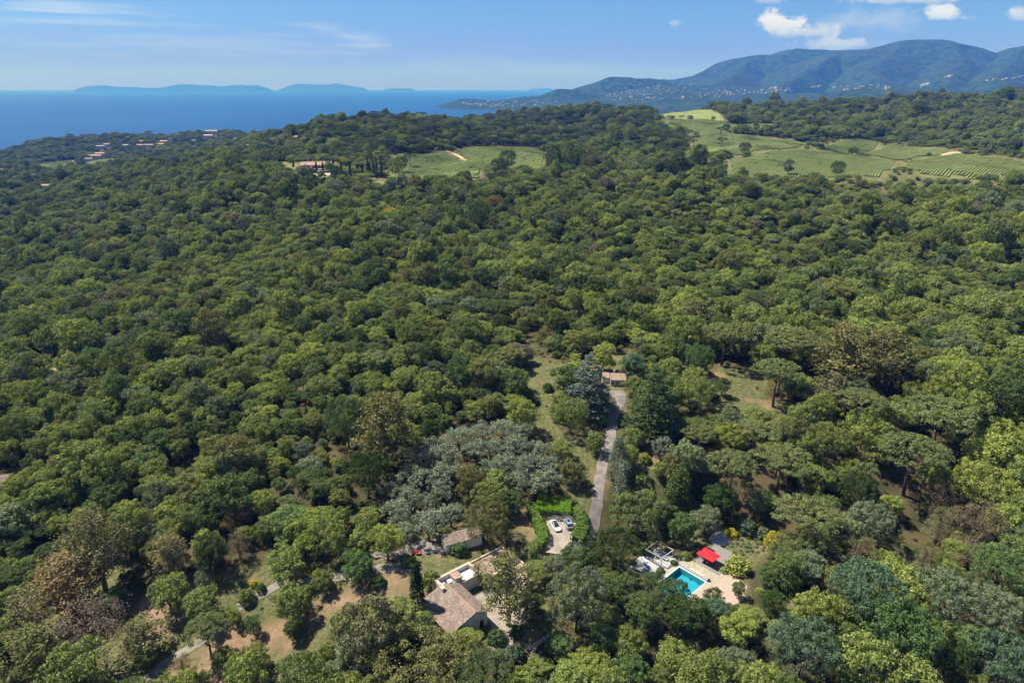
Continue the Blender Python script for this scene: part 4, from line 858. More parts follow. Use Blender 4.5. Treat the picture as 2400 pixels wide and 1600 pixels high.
# ---- hedges, clipped
def hedge(name, line, width, height, tint, lab, dens=60, leaf=.26, cat='hedge', base=0.0):
    r = np.random.RandomState(len(lab)); P = np.array([tuple(p)[:2] for p in line]); seg = np.linalg.norm(np.diff(P, axis=0), axis=1); L = seg.sum(); per = width + 2 * (height - base); n = int(L * per * dens)
    s = r.uniform(0, L, n); cum = np.concatenate([[0], np.cumsum(seg)]); i = np.clip(np.searchsorted(cum, s) - 1, 0, len(seg) - 1); f = (s - cum[i]) / seg[i]; q = P[i] + (P[i + 1] - P[i]) * f[:, None]
    d = (P[i + 1] - P[i]) / seg[i][:, None]; nr = np.stack([-d[:, 1], d[:, 0]], 1); c = r.uniform(0, per, n); hs = height - base
    side = np.where(c < hs, -1, np.where(c > hs + width, 1, 0)); off = np.where(side == 0, c - hs - width / 2, side * width / 2.0); zz = np.where(side == 0, height, base + np.where(c < hs, c, per - c))
    edge = np.clip((np.abs(off) - width / 2 + .35) / .35, 0, 1) * np.clip((zz - height + .35) / .35, 0, 1); wob = .13 * np.sin(s * 1.9 + zz * 2) + .1 * np.sin(s * 4.3 + off * 3)
    off2 = off + np.where(side == 0, 0, side) * wob - np.sign(off) * edge * .14; z2 = zz + np.where(side == 0, wob, 0) - edge * .14; xy = q + nr * off2[:, None]; g0 = ground(xy[:, 0], xy[:, 1])
    N_ = np.stack([nr[:, 0] * side, nr[:, 1] * side, (side == 0) * 1.0 + .25], 1); c0 = np.array([P[:, 0].mean(), P[:, 1].mean(), 0]); z0 = gz(c0[0], c0[1])
    me = crown_mesh('hedge_leaves', np.stack([xy[:, 0] - c0[0], xy[:, 1] - c0[1], g0 + z2 - z0], 1), N_, leaf, r, .5)
    o = empty(name, (c0[0], c0[1], z0), 0, lab, cat); a = link('foliage', me, o); tt = TINT[tint] if isinstance(tint, str) else tint; a.color = (*tt, 1)
    m = MB(); m.tube([(x - c0[0], y - c0[1], gz(x, y) - z0 + base + (height - base) * .45) for x, y in P], [.25] * len(P), 6); m.build('branches', BARK, o); return o
hedge('clipped_hedge', [at(*p, 2.0) for p in [(1246, 1178), (1252, 1200), (1262, 1222), (1274, 1244), (1272, 1262), (1258, 1277), (1238, 1288)]], 2.8, 2.5, 'hedge', 'thick curved bright green hedge on the left of the car park')
hedge('clipped_hedge', [at(*p, 1.8) for p in [(1350, 1186), (1362, 1206), (1368, 1226), (1360, 1246), (1351, 1262)]], 3.3, 2.2, 'hedge', 'bright green hedge between the car park and the drive')
hedge('clipped_hedge', [at(*p, 1.8) for p in [(1407, 930), (1411, 955), (1418, 990)]], 2.0, 1.9, (.16, .30, .012), 'straight vivid green hedge along the upper drive')
hedge('clipped_hedge', [at(*p, 1.3) for p in [(1490, 1283), (1528, 1286)]], 3.6, 1.3, 'jade', 'low flat-topped hedge block behind the pergola')
o = hedge('vine_carport', [at(*p, 2.6) for p in [(1258, 1178), (1298, 1183), (1338, 1186)]], 6.6, 3.0, (.125, .25, .02), 'vine covered carport roof at the back of the car park', dens=60, cat='carport', base=2.3)
for px, py in [(1265, 1196), (1343, 1202), (1303, 1200), (1262, 1180), (1338, 1180)]:
    q = at(px, py); mm = MB(); mm.tube([(q.x - o.location.x, q.y - o.location.y, -.1), (q.x - o.location.x, q.y - o.location.y, 2.5)], [.08, .07], 8); mm.build('post', M_BLACK, o)

# ---- cars
def loft(m, secs, mi=0):
    """secs: list of (x, [(y, z), ...]) with equal counts, closed loops"""
    k = len(m.v); n = len(secs[0][1])
    for x, ring in secs: m.v += [(x, y_, z_) for y_, z_ in ring]
    for i in range(len(secs) - 1):
        for j in range(n):
            q = (j + 1) % n; m.f.append((k + i * n + j, k + i * n + q, k + (i + 1) * n + q, k + (i + 1) * n + j)); m.mi.append(mi)
    m.f += [tuple(k + j for j in range(n))[::-1], tuple(k + (len(secs) - 1) * n + j for j in range(n))]; m.mi += [mi, mi]
def sect(w_, z0, z1, rnd=.12): return [(-w_ + .05, z0), (w_ - .05, z0), (w_, z0 + rnd), (w_, z1 - rnd * 1.3), (w_ - rnd, z1), (0, z1 + .02), (-w_ + rnd, z1), (-w_, z1 - rnd * 1.3), (-w_, z0 + rnd)]
def car(x, y, z, ang, lab, paint, L, W, deck, bon, cab, glass_roof, suv):
    o = frame('parked_car', x, y, z, ang, lab, 'car'); h = L / 2; w_ = W / 2
    xs = [(-h, .80, .35, deck * .72), (-h + .12, .93, .25, deck * .93), (-h * .7, 1, .20, deck), (-h * .3, 1, .20, deck - .02), (h * .25, 1, .20, deck - .04), (h * .45, .99, .20, bon), (h * .8, .95, .22, bon - .10), (h - .1, .85, .26, bon - .24), (h, .70, .36, bon - .34)]
    def body(m): loft(m, [(a, sect(w_ * b, c, d, .10)) for a, b, c, d in xs])
    part('body', o, paint, body, smooth=False, bevel=.03)
    c0, c1, c2, c3 = cab; top = 1.66 if suv else 1.44
    def glass(m):
        b = [(c0, deck - .06, .86), (c1, top - .06, .68), (c2, top - .05, .70), (c3, deck - .08, .86)]
        loft(m, [(a, [(-w_ * k, deck - .08), (w_ * k, deck - .08), (w_ * (k - .03), zt), (-w_ * (k - .03), zt)]) for a, zt, k in b])
    def glass2(m):
        vs = [(c0, -w_ * .88, deck - .06), (c0, w_ * .88, deck - .06), (c3, w_ * .88, deck - .08), (c3, -w_ * .88, deck - .08), (c1, -w_ * .70, top - .05), (c1, w_ * .70, top - .05), (c2, w_ * .70, top - .05), (c2, -w_ * .70, top - .05)]
        m.add(vs, [(3, 2, 1, 0), (4, 5, 6, 7), (0, 1, 5, 4), (1, 2, 6, 5), (2, 3, 7, 6), (3, 0, 4, 7)])
    part('windows', o, M_GLASS, glass2)
    if glass_roof:
        part('roof', o, M_GLASS, lambda m: m.box(c1 - .1, c2 + .05, -w_ * .64, w_ * .64, top - .045, top + .01), bevel=.02)
        part('roof_rail', o, paint, lambda m: (m.tube([(c0, -w_ * .80, deck), (c1, -w_ * .69, top - .01), (c2, -w_ * .69, top - .01), (c3, -w_ * .84, deck)], [.05] * 4, 6), m.tube([(c0, w_ * .80, deck), (c1, w_ * .69, top - .01), (c2, w_ * .69, top - .01), (c3, w_ * .84, deck)], [.05] * 4, 6)))
    else:
        rf = part('roof', o, paint, lambda m: m.box(c1 - .12, c2 + .12, -w_ * .72, w_ * .72, top - .045, top + .03), bevel=.03)
        part('sunroof', rf, M_GLASS, lambda m: m.box((c1 + c2) / 2 - .35, c2 - .05, -w_ * .45, w_ * .45, top + .032, top + .045))
        part('pillar', o, paint, lambda m: [m.tube([(a, s * w_ * .87, deck - .05), (b, s * w_ * .71, top - .02)], [.05, .05], 6) for s in (-1, 1) for a, b in ((c0, c1), (c3, c2))])
    for a in (-h * .60, h * .62):
        for s in (-1, 1): wheel(o, a, s * (w_ - .10), .34, .34, .24)
    for s in (-1, 1):
        part('headlight', o, M_LAMP, lambda m: m.box(h - .32, h - .05, s * w_ * .60 - .17, s * w_ * .60 + .17, bon - .34, bon - .20), bevel=.03)
        part('tail_light', o, M_TAIL, lambda m: m.box(-h + .0, -h + .14, s * w_ * .66 - .2, s * w_ * .66 + .2, deck - .26, deck - .12), bevel=.02)
        part('wing_mirror', o, paint, lambda m: m.box(c3 - .45, c3 - .3, s * (w_ + .09) - .09, s * (w_ + .09) + .09, deck - .02, deck + .12), bevel=.03)
    part('bumper', o, M_BLACK, lambda m: (m.box(-h - .03, -h + .10, -w_ * .78, w_ * .78, .28, .50), m.box(h - .10, h + .02, -w_ * .6, w_ * .6, .25, .42)), bevel=.03)
    return o
CZ = PADS[0][3] + .06
car(11.75, 154.9, CZ, math.atan2(-5.2, 1.65), 'white saloon car with black glass roof parked nose towards the camera beside the hedge', M_CARW, 4.7, 1.86, .93, .86, (-1.95, -.75, .35, 1.25), True, False)
car(15.25, 155.7, CZ, math.atan2(3.7, -.75), 'silver-blue sport utility car parked tail towards the camera right of the white car', M_CARS, 4.55, 1.92, 1.08, 1.06, (-2.05, -1.5, .55, 1.2), False, True)

# ---- upper white house
hx, hy, hz_ = 37.6, 220.0, PADS[4][3]
o = frame('white_house', hx, hy, hz_, math.radians(-4), 'small white house with tile roof at the top of the drive', 'house'); o.scale = (.58, .8, .85)
part('wall', o, M_WHITE, lambda m: gable_wall_block(m, -5.4, 3.6, (-3.4, 0, 3.4), (2.7, 4.1, 2.7))); rf = part('roof', o, M_TILE2, lambda m: gable_roof(m, -5.7, 3.9, (-3.9, 0, 3.9), (2.85, 4.4, 2.85)))
part('chimney', rf, M_WHITE, lambda m: (m.box(-3.4, -2.8, .4, 1.0, 3.9, 5.3), m.box(-3.5, -2.7, .3, 1.1, 5.3, 5.4)))
for x0 in (-4.2, -1.4, 1.4):
    w_ = part('window', o, M_GLASS, lambda m: m.box(x0 - .48, x0 + .48, -3.44, -3.38, .7, 2.0)); part('shutter', w_, M_SHUT, lambda m: m.box(x0 - .95, x0 - .5, -3.46, -3.41, .7, 2.0)); part('shutter', w_, M_SHUT, lambda m: m.box(x0 + .5, x0 + .95, -3.46, -3.41, .7, 2.0))
part('annex', o, M_WHITE, lambda m: m.box(-9.8, -5.72, -.5, 3.5, -1, 2.3)); part('annex_roof', o, M_TILE2, lambda m: gable_roof(m, -10.1, -5.75, (-.8, 3.8), (2.5, 3.1), .18))
o = frame('stone_wall', *[float(c) for c in at(1420, 940)], 0, 'low stone wall with pots along the upper drive hedge', 'wall')
part('stones', o, M_STONE, lambda m: m.box(-.3, .2, -5.5, 5.5, -.5, .55), bevel=.04)
for i, dy in enumerate((-4, -1, 2)): p_ = part('flower_pot', o, M_COPE, lambda m: m.tube([(0, dy, .552), (0, dy, .95)], [.16, .24], 10)); 
# grey-roofed house cut by the left edge of the picture
q = at(2, 1165); o = frame('stone_house', q.x - 4.2, q.y + 3.5, q.z, .35, 'grey-roofed stone house cut off by the left picture edge', 'house'); PADQ = (q.x - 4, q.y + 3.5, 9)
part('wall', o, M_CREAM, lambda m: gable_wall_block(m, -6, 4.4, (-3.5, 0, 3.5), (3.2, 4.8, 3.2))); rf = part('roof', o, M_TILE, lambda m: gable_roof(m, -6.4, 4.8, (-4, 0, 4), (3.25, 5.05, 3.25))); part('chimney', rf, M_CREAM, lambda m: m.box(1, 1.6, -.9, -.3, 4.5, 5.9))
part('window', o, M_GLASS, lambda m: m.box(-1, .2, -3.54, -3.46, .8, 2.0)); CLEAR.append(PADQ); CLEAR.append((q.x - 1, q.y - 4, 5))
# agaves and steps at the bottom
def agave(px, py, R_, lab):
    q = at(px, py); r = random.Random(px); o = frame('agave_plant', q.x, q.y, q.z, 0, lab, 'plant'); M_ = MB()
    for i in range(26):
        a = i * 2.4; e = .25 + .9 * (i / 26); d = Vector((math.cos(a) * math.cos(e), math.sin(a) * math.cos(e), math.sin(e))); s = Vector((-math.sin(a), math.cos(a), 0)); L = R_ * r.uniform(.85, 1.1)
        M_.add([s * .05, -s * .05, d * L * .5 + s * .11, d * L * .5 - s * .11, d * L - Vector((0, 0, .1 * L)), d * L * .5 - Vector((0, 0, .06))], [(0, 1, 3, 2), (2, 3, 4), (1, 0, 5), (0, 2, 5), (3, 1, 5), (2, 4, 5), (4, 3, 5)])
    M_.build('leaves', M_AGAVE, o); part('core', o, M_AGAVE, lambda m: m.tube([(0, 0, -.1), (0, 0, R_ * .4)], [.14, .03], 7)); FOOT.append((q.x, q.y, R_ * .8))
M_AGAVE = material('agave_leaf', (.22, .32, .27), .6, .3, scale=3, color2=(.16, .25, .20))
agave(502, 1570, 1.6, 'large blue-grey agave under the umbrella pine'); agave(372, 1580, 1.3, 'agave at the bottom edge beside the footpath'); agave(402, 1592, 1.2, 'agave cropped by the bottom edge'); agave(1237, 1518, 1.3, 'agave beside the stepped path'); agave(1258, 1540, 1.0, 'smaller agave at the foot of the stepped path')
s0, s1 = at(1278, 1492), at(1243, 1548); o = frame('garden_steps', s0.x, s0.y, s0.z, math.atan2(s1.y - s0.y, s1.x - s0.x), 'curving garden steps of dark treads and pale gravel at the bottom', 'steps'); Ls = (s1 - s0).length
for i in range(12):
    f = i / 11; x, y = f * Ls, -.9 * math.sin(f * 3.14); cx_, sx_ = math.cos(o.rotation_euler.z), math.sin(o.rotation_euler.z); gzv = gz(s0.x + cx_ * x - sx_ * y, s0.y + sx_ * x + cx_ * y) - s0.z
    part('tread', o, M_BLACK, lambda m: m.box(x - .08, x + .08, y - .9, y + .9, gzv - .1, gzv + .16)); part('landing', o, M_PINKST, lambda m: m.box(x + .08, x + .08 + Ls / 11 - .17, y - .85, y + .85, gzv - .1, gzv + .12))
CLEAR.append(((s0.x + s1.x) / 2, (s0.y + s1.y) / 2, 4.2))

# ---- ridge estate
q = at(742, 405); ez = q.z
for e_ in (-8, -22, -36): CLEAR += [(q.x - 8, q.y + e_, 15), (q.x + 10, q.y + e_, 14)]
CLEAR += [(q.x - 10, q.y - 50, 12), (q.x + 8, q.y - 50, 11)]
o = frame('estate_house', q.x, q.y, ez, .12, 'large pink stone country house with pale tile roofs on the ridge', 'house')
part('wall', o, M_PINKW, lambda m: gable_wall_block(m, -14, 14, (0, 6, 12), (7.2, 9.0, 7.2))); rf = part('roof', o, M_TILE2, lambda m: gable_roof(m, -14.6, 14.6, (-.8, 6, 12.8), (7.2, 9.6, 7.2), .3)); part('chimney', rf, M_CREAM, lambda m: m.box(-4.2, -3.2, 7, 8, 8.8, 11))
part('front_wing', o, M_PINKW, lambda m: gable_wall_block(m, -16, -4, (-10, -5, -.05), (4.4, 5.8, 4.4))); part('front_wing_roof', o, M_TILE2, lambda m: gable_roof(m, -16.6, -3.4, (-10.8, -5, 0), (4.3, 6.2, 4.3), .3))
part('porch', o, M_CREAM, lambda m: m.box(-3.9, 9, -3.5, -.05, 0, .4)); part('porch_roof', o, M_TILE2, lambda m: gable_roof(m, -3.3, 9.4, (-4, -.1), (3.6, 4.4), .25))
for x0 in (-1, 3, 7, 11): part('window', o, M_GLASS, lambda m: m.box(x0 - .6, x0 + .6, -.12, -.02, 5, 6.6))
for x0 in (-14, -11, -8): part('window', o, M_GLASS, lambda m: m.box(x0 - .6, x0 + .6, -10.1, -9.98, 1, 3))
for x0 in (-3.2, 1, 5, 8.8): part('column', o, M_CREAM, lambda m: m.tube([(x0, -3.3, .4), (x0, -3.3, 3.6)], [.25, .22], 8))
for px, py, sx_, lab in [(752, 408, 7, 'white terrace awning left of the tall cypress by the estate house'), (767, 407, 6, 'white terrace awning right of the tall cypress by the estate house')]:
    p = at(px, py); o = frame('awning', p.x, p.y, p.z, .1, lab, 'awning'); part('canopy', o, M_CUSH, lambda m: m.box(-sx_ / 2, sx_ / 2, -2.5, 2.5, 2.7, 2.85)); [part('post', o, M_CREAM, lambda m: m.tube([(a * sx_ * .45, b * 2.2, 0), (a * sx_ * .45, b * 2.2, 2.7)], [.1, .1], 6)) for a in (-1, 1) for b in (-1, 1)]
slab('estate_terrace', [(735, 412), (775, 410), (782, 420), (745, 424)], M_STONE, .3, 4)

# ---- scattered houses: walls and roof, each a thing
HS = []
for k, (L_, W_, H_, mw, mr) in enumerate([(14, 9, 4.5, M_WHITE, M_TILE2), (16, 10, 6.0, M_CREAM, M_TILE3), (22, 11, 6.5, M_CREAM, M_TILE2), (12, 9, 3.6, M_WHITE, M_WHITE), (13, 10, 7.0, M_WHITE, M_TILE3)]):
    m = MB(); gable_wall_block(m, -L_ / 2, L_ / 2, (-W_ / 2, 0, W_ / 2), (H_, H_ + 1.6, H_)); m.v = [(a, b, c - 5 if c < -.5 else c) for a, b, c in m.v]
    for i in range(int(L_ / 3.5)): x0 = -L_ / 2 + 1.8 + i * 3.5; m.box(x0, x0 + 1.3, -W_ / 2 - .06, -W_ / 2 + .02, H_ - 2.4, H_ - .9, 1)
    wm = m.build('tmp', [mw, M_GLASS]); m = MB(); gable_roof(m, -L_ / 2 - .4, L_ / 2 + .4, (-W_ / 2 - .5, 0, W_ / 2 + .5), (H_ - .05, H_ + (2.0 if mr != M_WHITE else .5), H_ - .05), .25); rm = m.build('tmp', mr); HS.append((wm.data, rm.data)); bpy.data.objects.remove(wm); bpy.data.objects.remove(rm)
def house(kind, x, y, z, a, s, lab, grp=None, nm='distant_house'):
    o = empty(nm, (x, y, z), a, lab, 'house', grp); link('wall', HS[kind][0], o); link('roof', HS[kind][1], o); o.scale = (s, s, s); return o
for px, py, kd, s, a, lab in [
    (455, 311, 2, 1.5, 0, 'long red-roofed building on the crest of the coastal hill'), (497, 311, 2, 1.7, .1, 'second long red-roofed building beside the crest cypresses'), (490, 321, 1, 1.8, 0, 'red-roofed house below the long crest buildings'),
    (385, 335, 4, 1.5, .2, 'tall orange house on the coastal hill'), (376, 341, 1, 1.4, .1, 'pink house left of the tall orange house'), (350, 343, 2, 1.2, 0, 'low pinkish house between pale villas on the coast'), (235, 343, 3, 1.6, .4, 'pale grey villa high on the left coastal hill'),
    (252, 340, 0, 1.2, 0, 'small white villa beside the pale grey villa'), (296, 341, 3, 1.4, 0, 'low white villa in the middle of the coastal hill'), (330, 343, 1, 1.2, 0, 'small tiled house right of the low white villa'), (335, 331, 3, 1.4, .2, 'grey white villa above the small tiled house'),
    (300, 324, 1, 1.2, 0, 'tiled house just under the coastal crest'), (270, 318, 2, .9, 0, 'roof showing among the trees of the left coastal crest'), (400, 328, 1, 1.2, 0, 'tiled house on the saddle of the coast'),
    (222, 369, 2, 1.5, .3, 'large pink farm house above the striped coast field'), (235, 363, 1, 1.4, .3, 'upper wing of the pink farm group above the striped field'), (208, 374, 0, 1.1, .3, 'small pale outbuilding of the pink farm group'),
    (437, 388, 3, 1.2, .05, 'flat white villa with pool in the forest left of the estate'), (462, 385, 3, .9, 0, 'guest wing right of the flat white villa'), (558, 327, 0, 1.5, 0, 'white villa on the right of the coastal hill'), (545, 332, 3, 1.0, 0, 'low white house under the right coastal villas'),
    (580, 341, 3, 1.7, 0, 'wide white villa near the cypress row on the coast'), (610, 338, 0, 1.2, 0, 'white house at the foot of the wooded hill'), (500, 340, 1, 1.0, 0, 'small house in the trees below the red roofs'), (455, 330, 3, 1.0, 0, 'low white house under the long crest building'),
    (592, 324, 0, 1.0, 0, 'little house near the right end of the coast'), (672, 322, 1, 1.0, 0, 'pink house where the coast meets the wooded hill'), (694, 322, 0, .9, 0, 'pale house where the coast disappears behind the hill'), (325, 373, 0, .8, .2, 'small pale house near the lone coast cypress'),
    (108, 436, 0, .9, .2, 'pale house beside a bare sandy plot on the left'), (25, 448, 3, .6, 0, 'tiny white house near the left edge'), (3, 402, 1, 1.0, 0, 'pink house at the left edge below the coast fields'), (513, 356, 1, .9, 0, 'red-roofed house in the trees right of the lone cypress'),
    (1502, 413, 4, .55, .3, 'small pink house between eucalyptus clumps'), (965, 426, 1, .5, 0, 'pink-roofed pool house right of the estate lawn'), (1115, 277, 3, .9, 0, 'white house on the dark wooded crest'),
    (1962, 246, 2, .9, 0, 'long white house on the right ridge'), (2052, 247, 0, .9, .2, 'white house right of the long one on the right ridge'), (1275, 262, 1, .9, 0, 'pink house on the crest in front of the town'), (2240, 204, 0, .8, 0, 'house half hidden on the right hill crest'), (1690, 245, 3, .8, 0, 'white house near the pair of cypresses on the ridge')]:
    s *= .92 if py < 380 and px < 800 else 1.0; q = at(px, py, 3.0 * s); oh = house(kd, q.x, q.y, q.z + (2.4 if q.y > 1400 else -.3), a, s, lab); oh.scale[2] *= .72 if q.y > 1400 else 1; Lh = [14, 16, 22, 12, 13][kd] * s
    for e, f_ in ((0, .62), (.8, .58), (1.6, .5), (2.3, .45), (3.0, .4)): CLEAR.append((q.x - q.x / q.y * e * Lh, q.y - Lh * e, Lh * f_))
for i, (px, py, L_) in enumerate([(2030, 262, 34), (2045, 259, 40), (2058, 256, 30)]):
    q = at(px, py); o = frame('terrace_wall', q.x, q.y, q.z, .1, ['lowest', 'middle', 'highest'][i] + ' pale terrace wall on the right ridge', 'wall', 'terrace walls on the right ridge'); part('stones', o, M_STONE, lambda m: m.box(-L_ / 2, L_ / 2, 0, 2, -2, 2.2)); part('capping', o, M_CREAM, lambda m: m.box(-L_ / 2 - .2, L_ / 2 + .2, -.2, 2.2, 2.2, 2.5))
    CLEAR.append((q.x - 8, q.y, 18)); CLEAR.append((q.x + 10, q.y - 12, 18)); CLEAR.append((q.x - 8, q.y - 22, 16))
# the town on the far slopes
rt = random.Random(12)
def town(n, region, grp, lab):
    xs_, ys_ = [], []
    while len(xs_) < n:
        x0, x1, f_ = region; x = rt.uniform(x0, x1); lo, hi = f_(x)
        if hi > lo: xs_.append(x); ys_.append(lo + (hi - lo) * (rt.random() ** .8))
    P_, ok = march(xs_, ys_, 3.0, far_land, 5000, 12500)
    for p, k in zip(P_, ok):
        if k and p[2] > 2: house(rt.choice([0, 0, 3, 3, 3, 2]), p[0], p[1], p[2] + rt.uniform(0, 2), rt.uniform(-.5, .5), rt.uniform(.75, 1.25), lab, grp, 'town_house')
def band(pts):
    def f_(x):
        for a, b in zip(pts, pts[1:]):
            if a[0] <= x <= b[0]: k = (x - a[0]) / (b[0] - a[0]); return a[1] + (b[1] - a[1]) * k, a[2] + (b[2] - a[2]) * k
        return 1, 0
    return f_
town(70, (1085, 1330, band([(1085, 238, 246), (1140, 240, 250), (1200, 238, 252), (1260, 234, 252), (1330, 236, 248)])), 'houses on the low headland', 'pale house among trees on the low headland')
town(150, (1400, 1860, band([(1400, 226, 238), (1480, 212, 236), (1530, 199, 234), (1620, 199, 230), (1700, 206, 226), (1800, 203, 218), (1860, 206, 214)])), 'houses of the hillside town', 'pale house of the town on the slope below the mountains')
for a in [(14, (1900, 1928, band([(1900, 203, 208), (1928, 198, 203)])), 'houses left of the mountain hamlet', 'small pale house left of the mountain hamlet'),
          (26, (1955, 2085, band([(1955, 204, 212), (2020, 192, 212), (2085, 200, 210)])), 'houses of the mountain hamlet', 'pale house of the hamlet under the highest mountain'),
          (14, (2158, 2192, band([(2158, 198, 206), (2192, 188, 196)])), 'houses right of the mountain hamlet', 'pale house on the slope right of the hamlet'),
          (8, (2200, 2235, band([(2200, 180, 184), (2235, 174, 180)])), 'highest houses on the mountain', 'one of the highest pale houses on the mountain'),
          (12, (2310, 2400, band([(2310, 186, 190), (2350, 184, 188), (2400, 174, 182)])), 'houses at the right edge of the mountain', 'pale house on the mountain near the right edge')]: town(*a)
# ---- vines in rows, one mass per vineyard
def vine_mat():
    m = bpy.data.materials.new('vine_leaves'); m.use_nodes = True; t = NT(m.node_tree); bs = t.n['Principled BSDF']; bs.inputs['Roughness'].default_value = 1; bs.inputs['Specular IOR Level'].default_value = 0
    t.put(bs.inputs['Base Color'], t.mix(t.ramp(t.noise(t.node('ShaderNodeTexCoord').outputs['Object'], .25, 6, .7), .35, .65), (.19, .24, .078, 1), (.26, .30, .115, 1))); return m
M_VINE = vine_mat()
for fi, (P, ang, gap) in enumerate(zip(FIELDS, [.9, 1.15, 1.50, 1.0, .8, .95, .7, .85, .78, .4, 1.25], [2.6, 2.6, 3.6, 2.8, 3.2, 2.6, 2.8, 2.6, 2.7, 3, 6.5])):
    c = P.mean(0); d = np.array([math.cos(ang), math.sin(ang)]); nn = np.array([-d[1], d[0]]); q = P - c; s0_, s1_ = (q @ d).min(), (q @ d).max(); t0_, t1_ = (q @ nn).min(), (q @ nn).max(); V_, F_ = [], []
    T = np.arange(t0_ + 2, t1_ - 1, gap); Sx = np.arange(s0_, s1_, 5.0); TT, SS = np.meshgrid(T, Sx, indexing='ij'); X_ = c[0] + SS * d[0] + TT * nn[0]; Y_ = c[1] + SS * d[1] + TT * nn[1]
    ins = inside(X_, Y_, P) & (edge_dist(X_, Y_, P) > 2.0); Zg = ground(X_, Y_); wd_ = gap * .31; rr = np.random.RandomState(fi)
    for i in range(len(T)):
        for j in range(len(Sx) - 1):
            if ins[i, j] and ins[i, j + 1] and rr.random_sample() > .03:
                k = len(V_); h = 1.15 * rr.uniform(.75, 1.2)
                for e in (0, 1):
                    x, y, z = X_[i, j + e], Y_[i, j + e], Zg[i, j + e]; V_ += [(x - nn[0] * wd_, y - nn[1] * wd_, z + .1), (x - nn[0] * wd_ * .6, y - nn[1] * wd_ * .6, z + h), (x + nn[0] * wd_ * .6, y + nn[1] * wd_ * .6, z + h), (x + nn[0] * wd_, y + nn[1] * wd_, z + .1)]
                F_ += [(k, k + 4, k + 5, k + 1), (k + 1, k + 5, k + 6, k + 2), (k + 2, k + 6, k + 7, k + 3)]
    if F_: tag(link('vine_foliage', np_mesh('vine_foliage', V_, F_, M_VINE)), 'rows of green vines', kind='stuff')
N_OWN=215
